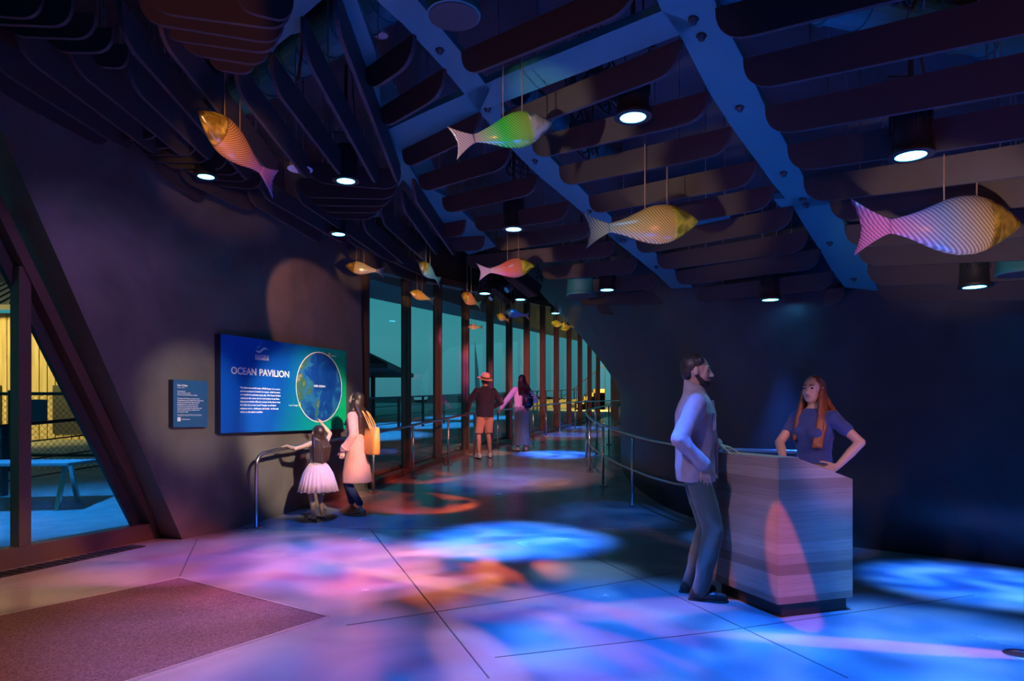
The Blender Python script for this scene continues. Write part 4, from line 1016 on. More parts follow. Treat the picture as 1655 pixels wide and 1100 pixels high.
# ============================================================ PEOPLE
def V(*a): return Vector(a)
def p_cap(bm, a, b, ra, rb, seg=12):
    a = Vector(a); b = Vector(b); d = b - a
    r = bmesh.ops.create_uvsphere(bm, u_segments=seg, v_segments=10, radius=1.0)
    q = d.to_track_quat('Z', 'Y').to_matrix() if d.length > 1e-6 else Matrix.Identity(3)
    for v in r['verts']:
        co = v.co.copy(); up = co.z > 1e-5 or (abs(co.z) <= 1e-5)
        v.co = (b if co.z > 1e-4 else a) + q @ (co * (rb if co.z > 1e-4 else ra))
def p_ell(bm, c, r, rot=(0, 0, 0), seg=16):
    from mathutils import Euler
    rs = bmesh.ops.create_uvsphere(bm, u_segments=seg, v_segments=12, radius=1.0); m = Euler(rot).to_matrix()
    for v in rs['verts']: v.co = Vector(c) + m @ Vector((v.co.x * r[0], v.co.y * r[1], v.co.z * r[2]))
def p_loft(bm, secs, n=24):
    """secs: (z, rx, ry, cx, cy)"""
    loft(bm, [((s[3] if len(s) > 3 else 0, s[4] if len(s) > 4 else 0, s[0]), (s[1], 0, 0), (0, s[2], 0), .9) for s in secs], n)
def fuse(name, bm, m, parent, voxel=.01, smooth=4, folds=0.0, fscale=6.0, fdir=(1, 1, .35)):
    me = bpy.data.meshes.new(name); bmesh.ops.recalc_face_normals(bm, faces=bm.faces); bm.to_mesh(me); bm.free()
    o = bpy.data.objects.new(name, me); COL.objects.link(o)
    r = o.modifiers.new('r', 'REMESH'); r.mode = 'VOXEL'; r.voxel_size = voxel
    s = o.modifiers.new('s', 'SMOOTH'); s.iterations = smooth; s.factor = .5
    dg = bpy.context.evaluated_depsgraph_get(); dg.update()
    me2 = bpy.data.meshes.new_from_object(o.evaluated_get(dg)); bpy.data.objects.remove(o)
    if folds:
        me2.update(); nn = [v.normal.copy() for v in me2.vertices]
        for v, nr in zip(me2.vertices, nn):
            q = Vector((v.co.x * fscale * fdir[0], v.co.y * fscale * fdir[1], v.co.z * fscale * fdir[2]))
            f = noise.noise(q) + .5 * noise.noise(q * 2.3 + Vector((3, 1, 7)))
            v.co += nr * (abs(f) * -1.6 + .35) * folds
    for p in me2.polygons: p.use_smooth = True
    me2.materials.clear(); me2.materials.append(m); me2.name = name
    o = bpy.data.objects.new(name, me2); COL.objects.link(o); o.parent = parent
    return o
def ik(a, b, l1, l2, pole):
    a = Vector(a); b = Vector(b); d = b - a; L = min(d.length, (l1 + l2) * .999); n = d.normalized()
    x = (l1 * l1 - l2 * l2 + L * L) / (2 * L); h = math.sqrt(max(l1 * l1 - x * x, 0))
    p = Vector(pole); p = (p - n * p.dot(n)).normalized()
    return a + n * x + p * h, a + n * L
def hand(bm, w, d, n, side, s=1.0, curl=.35):
    """w wrist, d direction, n palm-side normal, side towards the thumb"""
    w = Vector(w); d = Vector(d).normalized(); n = Vector(n); n = (n - d * n.dot(d)).normalized()
    sd = Vector(side); sd = (sd - d * sd.dot(d) - n * sd.dot(n)).normalized()
    for i in range(4):
        o = (1.5 - i) * .0195 * s
        p_cap(bm, w + d * .01 * s + sd * o * .5, w + d * .082 * s + sd * o, .0155 * s, .0125 * s, 10)
    for i, l in enumerate((.070, .079, .073, .056)):
        o = (1.5 - i) * .0215 * s; p = w + d * .084 * s + sd * o; dd = (d + sd * (1.5 - i) * .05).normalized(); l = l * s
        for j, (f, r1, r2) in enumerate(((.45, .0092, .0085), (.32, .0085, .0078), (.24, .0078, .0066))):
            a = curl * (.5 + .35 * j) + .06 * i; dd = (dd * math.cos(a) + n * math.sin(a)).normalized()
            q = p + dd * l * f; p_cap(bm, p, q, r1 * s, r2 * s, 8); p = q
    p = w + d * .028 * s + sd * .026 * s; dd = (d * .62 + sd * .62 + n * .35).normalized()
    for l, r1, r2 in ((.040, .0135, .0105), (.034, .0105, .0095), (.024, .0095, .0078)):
        q = p + dd * l * s; p_cap(bm, p, q, r1 * s, r2 * s, 8); p = q; dd = (dd * .93 + d * .3).normalized()
def skin_mat(name, c):
    m = mat(name, c, .5, var=tuple(k * .88 for k in c), ns=20); b = m.node_tree.nodes['Principled BSDF']; b.inputs['Subsurface Weight'].default_value = .08; b.inputs['Subsurface Radius'].default_value = (.02, .008, .004); return m
M['skin'] = skin_mat('skin_light', (.62, .40, .31)); M['skin2'] = skin_mat('skin_tan', (.50, .31, .22)); M['eye'] = mat('eye_dark', (.02, .015, .01), .15); M['lip'] = mat('lips', (.48, .18, .16), .4)
class Figure:
    def __init__(s, name, pos, fwd, H, lab, hs=1.0, voxel=.008):
        s.f = Vector((fwd[0], fwd[1], 0)).normalized(); s.rz = math.atan2(-s.f.x, s.f.y)
        s.root = empty('person', pos, s.rz, lab, 'person'); s.inv = (Matrix.Translation(pos) @ Matrix.Rotation(s.rz, 4, 'Z')).inverted()
        s.s = H / 1.75; s.hs = hs * s.s; s.voxel = voxel; s.bm = bmesh.new()
        s.lean = V(0, 0, 0)
    def w(s, p): return s.inv @ Vector(p)
    def torso(s, width=1.0, girth=1.0):
        k = s.s; a = width; g = girth
        p_loft(s.bm, [(.86 * k, .10 * k * a, .085 * k * g), (.93 * k, .158 * k * a, .108 * k * g), (1.0 * k, .155 * k * a, .108 * k * g), (1.1 * k, .135 * k * a, .098 * k * g), (1.22 * k, .150 * k * a, .112 * k * g),
                      (1.32 * k, .165 * k * a, .112 * k * g), (1.40 * k, .165 * k * a, .092 * k * g), (1.45 * k, .10 * k * a, .065 * k * g), (1.49 * k, .055 * k, .052 * k)])
    def head(s, yaw=0, pitch=0, off=(0, 0, 0), nose=1.0, jaw=1.0):
        """head in its own frame: origin at skull centre, +Y face"""
        from mathutils import Euler
        k = s.s; h = s.hs; zc = 1.75 * k - .118 * h
        s.hc = V(off[0], off[1] + .012 * k, zc); s.hm = Euler((pitch, 0, yaw)).to_matrix(); T = lambda x, y, z: s.hc + s.hm @ (V(x, y, z) * h)
        s.T = T; s.yaw = yaw; s.pitch = pitch
        p_cap(s.bm, V(0, -.008 * k, 1.43 * k), T(0, -.02, -.075), .056 * k, .052 * h)
        e = lambda c, r, rot=(0, 0, 0): p_ell(s.bm, T(*c), [q * h for q in r], (rot[0] + pitch, rot[1], rot[2] + yaw), 20)
        e((0, -.012, .018), (.076, .096, .098)); e((0, .03, -.045), (.058 * jaw, .062, .072)); e((0, .058, -.088), (.026, .024, .024)); e((0, .062, .008), (.055, .026, .045))
        e((0, .074, .028), (.052, .016, .014)); e((.036, .055, -.03), (.024, .026, .026)); e((-.036, .055, -.03), (.024, .026, .026))
        p_cap(s.bm, T(0, .085, .012), T(0, .101 * nose + .002, -.028), .009 * h, .0145 * h, 10)
        for q in (-1, 1): e((q * .012, .094, -.033), (.010, .012, .009)); e((q * .077, -.005, -.005), (.010, .020, .032), (0, 0, -q * .3))
        e((0, .084, -.056), (.024, .012, .008)); e((0, .082, -.070), (.022, .012, .009))
    def face(s, mouth=True, brows=None):
        for q in (-1, 1):
            bm = bmesh.new(); p_ell(bm, s.T(q * .031, .080, .005), (.013 * s.hs, .008 * s.hs, .0075 * s.hs), (s.pitch, 0, s.yaw)); link('eye', bm, M['eye'], s.root, True)
            if brows:
                bm = bmesh.new(); tube(bm, [s.T(q * .014, .092, .026), s.T(q * .034, .091, .032), s.T(q * .05, .078, .027)], [.005 * s.hs, .0055 * s.hs, .002 * s.hs], 8); link('eyebrow', bm, brows, s.root, True)
        if mouth:
            bm = bmesh.new(); tube(bm, [s.T(-.024, .084, -.061), s.T(-.01, .097, -.060), s.T(.01, .097, -.060), s.T(.024, .084, -.061)], [.003 * s.hs, .007 * s.hs, .007 * s.hs, .003 * s.hs], 8); link('lips', bm, M['lip'], s.root, True)
    def arm(s, side, wrist, pole, hd=None, palm=(0, 0, -1), curl=.35, th=None, sw=.175):
        k = s.s; sh = V(side * sw * k, -.005 * k, 1.40 * k); el, wr = ik(sh, wrist, .285 * k, .255 * k, pole)
        p_cap(s.bm, V(side * .12 * k, 0, 1.40 * k), sh, .052 * k, .054 * k); p_cap(s.bm, sh, el, .050 * k, .038 * k); p_cap(s.bm, el, el.lerp(wr, .4), .039 * k, .040 * k); p_cap(s.bm, el.lerp(wr, .4), wr, .040 * k, .026 * k)
        d = (wr - el).normalized() if hd is None else Vector(hd)
        t = th if th is not None else V(-side, 0, 0) if abs(d.z) < .5 else V(0, 1, 0)
        hand(s.bm, wr, d, palm, t, k, curl)
        return sh, el, wr
    def leg(s, side, foot, toe=(0, 1), knee_f=.03, r=1.0, heel=0.0):
        k = s.s; hip = V(side * .088 * k, 0, .92 * k); an = V(foot[0], foot[1], (.085 + heel) * k); kn, an = ik(hip, an, .44 * k, .42 * k, (0, 1, 0))
        p_cap(s.bm, hip, kn, .083 * k * r, .054 * k * r); p_cap(s.bm, kn, kn.lerp(an, .35) - V(0, .014 * k, 0), .052 * k * r, .054 * k * r); p_cap(s.bm, kn.lerp(an, .35) - V(0, .014 * k, 0), an, .053 * k * r, .034 * k)
        t = V(toe[0], toe[1], 0).normalized(); p_cap(s.bm, an - t * .03 * k - V(0, 0, .04 * k + heel * k * .2), an + t * .14 * k - V(0, 0, .055 * k + heel * k), .032 * k, .026 * k)
        return hip, kn, an, t
    def skin(s, m): return fuse('body', s.bm, m, s.root, s.voxel, 3)
def shoe(F_, an, t, m, kind='shoe', heel=0.0):
    k = F_.s; bm = bmesh.new(); g = an.z - (.085 + heel) * k
    c = V(an.x, an.y, g); up = V(0, 0, 1)
    p_cap(bm, c - t * .045 * k + up * (.038 + heel * .7) * k, c + t * .13 * k + up * .034 * k, .036 * k, .036 * k); p_cap(bm, c + t * .09 * k + up * .034 * k, c + t * .155 * k + up * .03 * k, .041 * k, .03 * k)
    if kind == 'shoe': p_cap(bm, c - t * .03 * k + up * .06 * k, c - t * .01 * k + up * .085 * k, .042 * k, .04 * k)
    for v in bm.verts: v.co.z = max(v.co.z, g + .004)
    o = fuse('shoe', bm, m, F_.root, .007, 2)
    bm = bmesh.new(); S = V(t.y, -t.x, 0)
    pts = [c + t * (a * k) + S * (b * k) for a, b in ((-.085, .02), (-.085, -.02), (-.03, -.036), (.06, -.036), (.13, -.046), (.175, -.03), (.19, 0), (.175, .03), (.13, .044), (.06, .034), (-.03, .034))]
    prism(bm, pts, (0, 0, .016 * k)); 
    if heel: prism(bm, [c + t * (a * k) + S * (b * k) for a, b in ((-.085, .025), (-.085, -.025), (-.035, -.028), (-.035, .028))], (0, 0, (heel + .03) * k))
    link('sole', bm, M['sole'] if not heel else m, o); return o
M['sole'] = mat('rubber_sole', (.04, .035, .03), .7)
def sleeve(bm, sh, el, wr, k, r0=.066, r1=.052, r2=.042, end=1.0):
    p_cap(bm, V(sh.x * .7, sh.y, sh.z - .005 * k), sh, r0 * k, r0 * k); p_cap(bm, sh, el, r0 * k, r1 * k)
    if end > 0: p_cap(bm, el, el.lerp(wr, end), r1 * k, r2 * k)

# ---- man at the desk
cl = lambda n_, c, **kw: mat(n_, c, .8, sheen=.2, **kw)
M['shirt_pale'] = cl('pale_overshirt_cloth', (.36, .31, .36), var=(.29, .25, .30), ns=14); M['trouser_g'] = cl('grey_green_trousers', (.06, .10, .085)); M['shoe_dark'] = mat('dark_leather', (.035, .025, .02), .35)
M['hair_black'] = mat('black_hair', (.015, .012, .012), .45, var=(.03, .022, .02), ns=60, vs=(1, 1, .2)); M['tee'] = cl('white_tee', (.7, .7, .72))
F1_ = Figure('man', (1.40, 5.22, 0), (1, -.16), 1.85, 'man with a dark beard in a pale overshirt and grey-green trousers leaning at the desk', voxel=.0065)
f = F1_; k = f.s; f.torso(1.08, 1.1); f.head(yaw=-.12, pitch=-.06, nose=1.05)
lw = f.w((1.60, 5.30, 1.155)); aL = f.arm(-1, lw, (-.5, -.3, -.6), hd=f.w((1.72, 5.25, 1.125)) - lw, palm=(0, 0, -1), curl=.25, th=V(1, 0, 0))
aR = f.arm(1, V(.215, .045, 1.02), (.35, -1, 0), hd=(-.12, .1, -1), palm=(-1, 0, 0), curl=.3, th=V(0, 1, 0), sw=.19)
lA = f.leg(-1, (-.12, -.02), (-.1, 1)); lB = f.leg(1, (.10, .03), (.15, 1))
f.skin(M['skin2']); f.face(True, M['hair_black'])
bm = bmesh.new(); p_loft(bm, [(.84 * k, .185 * k, .135 * k, 0, .005), (.92 * k, .19 * k, .14 * k), (1.05 * k, .178 * k, .137 * k), (1.2 * k, .185 * k, .145 * k), (1.33 * k, .195 * k, .14 * k), (1.40 * k, .185 * k, .115 * k), (1.46 * k, .12 * k, .085 * k), (1.50 * k, .075 * k, .075 * k, 0, -.006)])
sleeve(bm, *aL, k, .074, .062, .052, .93); sleeve(bm, *aR, k, .074, .064, .054, .93)
js = fuse('overshirt', bm, M['shirt_pale'], f.root, .011, 4, .010, 6, (1, 1, .6))
bm = bmesh.new(); loft(bm, [((0, -.006, 1.455 * k), (.086 * k, 0, 0), (0, .084 * k, .012)), ((0, -.008, 1.50 * k), (.078 * k, 0, 0), (0, .076 * k, .0)), ((0, -.012, 1.545 * k), (.072 * k, 0, 0), (0, .066 * k, -.03)), ((0, -.012, 1.53 * k), (.064 * k, 0, 0), (0, .058 * k, -.03))], 24, False)
link('collar', bm, M['shirt_pale'], js, True)
bm = bmesh.new()
for z0_, z1_ in ((.86, 1.0), (1.0, 1.15), (1.15, 1.3), (1.3, 1.42)): bar(bm, (0, (.151 if z0_ < 1.3 else .143) * k, z0_ * k), (0, (.151 if z1_ < 1.3 else .12) * k, z1_ * k), .045, .016, up=(0, 1, 0))
link('button_placket', bm, M['shirt_pale'], js)
for q in (-1, 1):
    bm = bmesh.new(); box(bm, (q * .10 * k - .055, .128 * k, 1.20 * k), (q * .10 * k + .055, .145 * k, 1.33 * k)); bmesh.ops.bevel(bm, geom=bm.edges[:], offset=.006, segments=2, affect='EDGES')
    for v in bm.verts: v.co.y -= abs(v.co.x) * .16
    link('chest_pocket', bm, M['shirt_pale'], js)
bm = bmesh.new(); p_ell(bm, (0, .0, .9 * k), (.172 * k, .122 * k, .10 * k))
for l_ in (lA, lB): p_cap(bm, l_[0], l_[1], .098 * k, .075 * k); p_cap(bm, l_[1], l_[2] + V(0, 0, .0), .075 * k, .062 * k)
fuse('trousers', bm, M['trouser_g'], f.root, .011, 3, .010, 6, (1, 1, .7))
for l_ in (lA, lB): shoe(f, l_[2], l_[3], M['shoe_dark'])
h = f.hs; bm = bmesh.new(); p_ell(bm, f.T(0, -.026, .036), (.082 * h, .094 * h, .092 * h), (-.1, 0, f.yaw)); p_ell(bm, f.T(0, -.06, -.01), (.074 * h, .055 * h, .07 * h)); p_cap(bm, f.T(-.06, .02, .07), f.T(.06, .02, .07), .03 * h, .03 * h); fuse('hair', bm, M['hair_black'], f.root, .007, 3, .002, 40)
bm = bmesh.new(); p_ell(bm, f.T(0, .05, -.088), (.05 * h, .045 * h, .038 * h)); p_cap(bm, f.T(.062, .0, -.03), f.T(.045, .045, -.08), .014 * h, .022 * h); p_cap(bm, f.T(-.062, .0, -.03), f.T(-.045, .045, -.08), .014 * h, .022 * h); p_cap(bm, f.T(-.03, .088, -.048), f.T(.03, .088, -.048), .008 * h, .008 * h)
fuse('beard', bm, M['hair_black'], f.root, .006, 2, .002, 50)
bm = bmesh.new(); p = aL[2]; d_ = (aL[2] - aL[1]).normalized(); tube(bm, [p - d_ * .014, p + d_ * .014], .034 * k, 16); link('wristwatch', bm, M['black'], f.root)

# ---- woman at the desk
M['navy'] = cl('navy_tee_cloth', (.03, .06, .24)); M['brown'] = cl('brown_trousers', (.20, .11, .075)); M['hair_red'] = mat('auburn_hair', (.26, .075, .03), .42, var=(.13, .035, .018), ns=50, vs=(2, 2, .15)); M['belt'] = mat('tan_belt', (.3, .24, .14), .5)
f = F2_ = Figure('woman', (2.46, 5.56, 0), (-.84, -.54), 1.71, 'woman with long auburn hair in a dark blue tee behind the desk', voxel=.0065); k = f.s
f.torso(.92, .95); f.head(yaw=.12, pitch=.05)
for q in (-1, 1): p_ell(f.bm, (q * .07 * k, .085 * k, 1.27 * k), (.058 * k, .05 * k, .055 * k))
rw = f.w((2.15, 5.41, 1.045)); aR = f.arm(1, rw, (1, -.3, 0), hd=f.w((2.08, 5.33, 1.01)) - rw, palm=(0, 0, -1), curl=.2, th=V(-1, 0, 0), sw=.16)
lw = f.w((2.545, 5.33, .99)); aL = f.arm(-1, lw, (-1, -.75, .1), hd=f.w((2.47, 5.36, .95)) - lw, palm=(.5, -.3, 0), curl=.5, th=V(0, 0, 1), sw=.16)
lA = f.leg(-1, (-.09, 0)); lB = f.leg(1, (.09, .02)); f.skin(M['skin']); f.face(True, M['hair_red'])
bm = bmesh.new(); p_loft(bm, [(1.0 * k, .152 * k, .116 * k), (1.1 * k, .137 * k, .108 * k), (1.22 * k, .152 * k, .122 * k), (1.32 * k, .163 * k, .122 * k), (1.40 * k, .162 * k, .10 * k), (1.45 * k, .105 * k, .078 * k), (1.475 * k, .072 * k, .066 * k)])
for q in (-1, 1): p_ell(bm, (q * .07 * k, .092 * k, 1.27 * k), (.064 * k, .056 * k, .062 * k))
for a_ in (aL, aR): p_cap(bm, V(a_[0].x * .65, 0, a_[0].z - .005), a_[0], .060 * k, .064 * k); p_cap(bm, a_[0], a_[0].lerp(a_[1], .5), .062 * k, .055 * k)
fuse('tee_shirt', bm, M['navy'], f.root, .009, 4, .006, 7, (1, 1, 1.4))
bm = bmesh.new(); p_loft(bm, [(.84 * k, .168 * k, .125 * k), (.92 * k, .172 * k, .126 * k), (1.03 * k, .148 * k, .115 * k)])
for l_ in (lA, lB): p_cap(bm, l_[0], l_[1], .095 * k, .07 * k); p_cap(bm, l_[1], l_[2], .07 * k, .055 * k)
tr_ = fuse('trousers', bm, M['brown'], f.root, .011, 3, .006, 6)
bm = bmesh.new(); loft(bm, [((0, 0, .985 * k), (.158 * k, 0, 0), (0, .121 * k, 0), .9), ((0, 0, 1.018 * k), (.154 * k, 0, 0), (0, .119 * k, 0), .9)], 28); link('belt', bm, M['belt'], tr_, True)
for l_ in (lA, lB): shoe(f, l_[2], l_[3], M['shoe_dark'])
def long_hair(f, m, low, sidel=None, r=.03, fold=.004, vox=.008, back=1.0):
    h = f.hs; k = f.s; bm = bmesh.new()
    p_ell(bm, f.T(0, -.024, .030), (.086 * h, .094 * h, .094 * h)); p_ell(bm, f.T(0, -.065, -.03), (.080 * h, .052 * h, .10 * h))
    for i in range(7):
        a = (i - 3) / 3; st = f.T(a * .068, -.06 + .03 * abs(a), -.05); en = V(st.x * 1.25 + a * .02, -.125 * k * back + .03 * abs(a), low + .03 * abs(a)); mid = V((st.x + en.x) / 2 + a * .03, -.115 * k * back, (st.z + en.z) / 2 + .02)
        p_cap(bm, st, mid, r * h * 1.1, r * h * 1.1); p_cap(bm, mid, en, r * h * 1.1, r * h * .7)
    if sidel:
        for q, zl in sidel:
            for j in range(3):
                st = f.T(q * .074, .01 - .025 * j, -.01); md = V(q * (.10 + .012 * j) * k, (.075 - .02 * j) * k, 1.38 * k); en = V(q * (.085 + .02 * j) * k, (.14 - .02 * j) * k, zl)
                p_cap(bm, st, md, .020 * h, .026 * h); p_cap(bm, md, en, .028 * h, .016 * h)
    return fuse('hair', bm, m, f.root, vox, 3, fold, 22, (1, 1, .12))
long_hair(f, M['hair_red'], 1.2 * k, [(-1, 1.16 * k), (1, 1.22 * k)])

# ---- girl in a tutu
M['tulle'] = mat('pink_tulle', (.66, .40, .50), .9, sheen=.4, var=(.56, .32, .42), ns=30, vs=(3, 3, .2)); M['grey_top'] = cl('grey_sequin_top', (.36, .36, .40)); M['hair_dark'] = mat('dark_brown_hair', (.045, .022, .015), .4, var=(.02, .01, .008), ns=50, vs=(2, 2, .15)); M['shoe_pale'] = mat('pale_leather', (.75, .66, .62), .5)
f = Figure('girl', (-2.50, 8.80, .04), (-.72, .69), 1.22, 'small girl in a pink tulle skirt reaching up to the sign', hs=1.25, voxel=.006); k = f.s
f.torso(.95, 1.0); f.head(yaw=.0, pitch=.35)
lw = f.w((-2.90, 8.78, .985)); aL = f.arm(-1, lw, (0, -1, -.3), hd=f.w((-2.99, 8.78, .965)) - lw, palm=(0, 0, -1), curl=.5, th=V(0, 1, 0), sw=.15)
rw = f.w((-2.515, 9.02, 1.27)); aR = f.arm(1, rw, (1, .2, 0), hd=f.w((-2.56, 9.08, 1.33)) - rw, palm=(0, 1, .2), curl=.2, th=V(-1, 0, 0), sw=.15)
lA = f.leg(-1, (-.075, -.02)); lB = f.leg(1, (.07, .02)); f.skin(M['skin']); f.face(True, M['hair_dark'])
bm = bmesh.new(); p_loft(bm, [(.98 * k, .155 * k, .118 * k), (1.1 * k, .148 * k, .114 * k), (1.22 * k, .158 * k, .122 * k), (1.34 * k, .165 * k, .118 * k), (1.42 * k, .13 * k, .09 * k), (1.45 * k, .09 * k, .07 * k)]); fuse('top', bm, M['grey_top'], f.root, .008, 3, .002, 12)
def wavy_skirt(name, f, m, secs, waves, amp, n=120, th=.006, phase=0):
    bm = bmesh.new(); rings = []
    for i, (z, rx, ry, cx, cy) in enumerate(secs):
        g = i / (len(secs) - 1); rg = []
        for j in range(n):
            a = 2 * PI * j / n; w = 1 + amp * g * (math.sin(a * waves + phase) + .5 * math.sin(a * waves * 1.7 + 1 + g))
            rg.append(bm.verts.new((cx + rx * w * math.cos(a), cy + ry * w * math.sin(a), z + (.006 * math.sin(a * waves * .5) if i == len(secs) - 1 else 0))))
        rings.append(rg)
    for a, b in zip(rings, rings[1:]):
        for j in range(n): bm.faces.new((a[j], a[(j + 1) % n], b[(j + 1) % n], b[j]))
    o = link(name, bm, m, f.root, True); so = o.modifiers.new('thick', 'SOLIDIFY'); so.thickness = th; return o
wavy_skirt('tulle_skirt', f, M['tulle'], [(1.04 * k, .15 * k, .12 * k, 0, 0), (.98 * k, .20 * k, .18 * k, 0, 0), (.85 * k, .27 * k, .26 * k, 0, 0), (.68 * k, .32 * k, .31 * k, 0, 0), (.52 * k, .36 * k, .35 * k, 0, 0)], 26, .05)
wavy_skirt('tulle_underskirt', f, M['tulle'], [(1.03 * k, .14 * k, .11 * k, 0, 0), (.85 * k, .24 * k, .23 * k, 0, 0), (.55 * k, .32 * k, .31 * k, 0, 0)], 19, .06, phase=2)
for l_ in (lA, lB): shoe(f, l_[2], l_[3], M['shoe_pale'], 'flat')
long_hair(f, M['hair_dark'], 1.05 * k, None, .032, .002, .007, 1.15)

# ---- woman in the pink coat
M['coat'] = cl('pink_trench_cloth', (.60, .27, .24), var=(.52, .22, .19), ns=5); M['jeans'] = cl('dark_blue_jeans', (.03, .045, .13)); M['heel'] = mat('tan_leather', (.42, .18, .09), .4); M['bag'] = mat('orange_leather', (.72, .26, .05), .45); M['scarf'] = cl('dark_scarf', (.04, .03, .04))
y0 = 9.06; f = Figure('coat', (-2.06, y0, floor_z(y0)), (-.97, .22), 1.63, 'woman in a long pink trench coat looking up at the sign', voxel=.007); k = f.s
f.torso(.92, .95); f.head(yaw=0, pitch=.18)
aL = f.arm(-1, V(-.215 * k, .10 * k, .93 * k), (-.3, -1, 0), hd=(0, .25, -1), palm=(1, 0, 0), curl=.6, th=V(0, 1, 0), sw=.165)
aR = f.arm(1, V(.205 * k, .06 * k, .95 * k), (.3, -1, 0), hd=(0, .1, -1), palm=(-1, 0, 0), curl=.5, th=V(0, 1, 0), sw=.165)
lA = f.leg(-1, (-.08, -.08), heel=.045); lB = f.leg(1, (.09, .12), heel=.045); f.skin(M['skin']); f.face(True, M['hair_dark'])
bm = bmesh.new(); p_loft(bm, [(.46 * k, .215 * k, .205 * k, 0, -.01), (.6 * k, .205 * k, .185 * k), (.8 * k, .19 * k, .16 * k), (.95 * k, .175 * k, .14 * k), (1.06 * k, .155 * k, .125 * k), (1.2 * k, .168 * k, .135 * k), (1.33 * k, .18 * k, .135 * k), (1.40 * k, .175 * k, .11 * k), (1.46 * k, .11 * k, .085 * k), (1.49 * k, .07 * k, .07 * k)])
sleeve(bm, *aL, k, .070, .060, .056, .95); sleeve(bm, *aR, k, .070, .060, .056, .95)
co = fuse('trench_coat', bm, M['coat'], f.root, .010, 3, .009, 6, (1, 1, .3))
bm = bmesh.new()
for z in (1.25, 1.10, .95): 
    for q in (-.05, .05): p_ell(bm, (q, (.139 - (.0 if z > 1.2 else -.004)) * k, z * k), (.011, .008, .011), seg=10)
link('button', bm, M['shoe_dark'], co, True)
bm = bmesh.new(); loft(bm, [((0, 0, 1.035 * k), (.166 * k, 0, 0), (0, .137 * k, 0), .9), ((0, 0, 1.075 * k), (.164 * k, 0, 0), (0, .135 * k, 0), .9)], 28); box(bm, (-.04, -.16 * k, .62 * k), (-.01, -.145 * k, 1.05 * k)); link('coat_belt', bm, M['coat'], co)
for a_ in (aL, aR):
    bm = bmesh.new(); p = a_[1].lerp(a_[2], .84); d_ = (a_[2] - a_[1]).normalized(); tube(bm, [p - d_ * .02, p + d_ * .02], .061 * k, 16); link('cuff_strap', bm, M['coat'], co, True)
bm = bmesh.new(); p_cap(bm, (-.06 * k, .04 * k, 1.46 * k), (.06 * k, .04 * k, 1.46 * k), .05 * k, .05 * k); p_cap(bm, (0, .10 * k, 1.44 * k), (0, .125 * k, 1.33 * k), .04 * k, .03 * k); fuse('scarf', bm, M['scarf'], f.root, .009, 3, .005, 12)
bm = bmesh.new(); p_ell(bm, (0, 0, .9 * k), (.15 * k, .11 * k, .10 * k))
for l_ in (lA, lB): p_cap(bm, l_[0], l_[1], .085 * k, .062 * k); p_cap(bm, l_[1], l_[2] + V(0, 0, .04), .062 * k, .05 * k)
fuse('jeans', bm, M['jeans'], f.root, .010, 3, .004, 8)
for l_ in (lA, lB): shoe(f, l_[2], l_[3], M['heel'], 'shoe', .045)
long_hair(f, M['hair_dark'], 1.13 * k, [(-1, 1.28 * k), (1, 1.28 * k)], .034)
bag = empty('tote_bag', f.root.matrix_basis @ V(-.06, -.24, .86 * k), f.rz, 'orange leather tote hanging behind the woman in the pink coat', 'bag')
bm = bmesh.new(); loft(bm, [((0, 0, 0), (.13, 0, 0), (0, .05, 0), .5), ((0, 0, .02), (.155, 0, 0), (0, .062, 0), .5), ((0, 0, .2), (.165, 0, 0), (0, .058, 0), .5), ((0, 0, .36), (.17, 0, 0), (0, .045, 0), .6)], 28); bmesh.ops.rotate(bm, verts=bm.verts, matrix=Matrix.Rotation(.9, 3, 'Z')); link('bag_body', bm, M['bag'], bag, True)
for q in (-.03, .03):
    bm = bmesh.new(); tube(bm, smooth_path([(-.09, q - .05, .34), (-.03, q + .05, .50), (.0, q + .10, .57), (.05, q + .06, .5), (.09, q + .0, .34)], 5), .008, 8); link('bag_strap', bm, M['bag'], bag, True)

# ---- man in the straw hat
M['sweater'] = cl('dark_navy_sweater', (.012, .016, .05)); M['shorts'] = cl('tan_shorts', (.52, .34, .24)); M['straw'] = mat('straw', (.72, .55, .45), .8, var=(.6, .44, .36), ns=60); M['band'] = mat('dark_band', (.08, .05, .05), .7)
y0 = 14.2; f = Figure('hat', (-.56, y0, floor_z(y0)), (-.35, .94), 1.74, 'man in a pale straw hat, dark sweater and tan shorts at the window rail', voxel=.01); k = f.s
f.torso(1.05, 1.1); f.head(yaw=.1, pitch=.0)
aL = f.arm(-1, f.w((-.93, 14.33, floor_z(14.3) + .97)), (-1, -.8, 0), palm=(0, 0, -1), curl=.6, sw=.18); aR = f.arm(1, V(.20 * k, .16 * k, 1.06 * k), (1, -.8, 0), hd=(-.6, .5, -.1), palm=(-.3, 0, -1), curl=.6, sw=.18)
lA = f.leg(-1, (-.15, -.05), (-.2, 1)); lB = f.leg(1, (.13, .05), (.3, 1)); f.skin(M['skin2'])
bm = bmesh.new(); p_loft(bm, [(.86 * k, .19 * k, .135 * k), (.95 * k, .192 * k, .14 * k), (1.1 * k, .19 * k, .14 * k), (1.25 * k, .2 * k, .145 * k), (1.36 * k, .2 * k, .135 * k), (1.43 * k, .17 * k, .105 * k), (1.49 * k, .085 * k, .08 * k), (1.51 * k, .07 * k, .07 * k)])
sleeve(bm, *aL, k, .078, .068, .055, .9); sleeve(bm, *aR, k, .078, .068, .055, .9); fuse('sweater', bm, M['sweater'], f.root, .012, 4, .008, 6, (1, 1, .7))
bm = bmesh.new(); p_ell(bm, (0, 0, .9 * k), (.175 * k, .125 * k, .10 * k))
for l_ in (lA, lB): p_cap(bm, l_[0], l_[1].lerp(l_[0], .12), .104 * k, .098 * k)
for v in bm.verts: v.co.z = max(v.co.z, .52 * k)
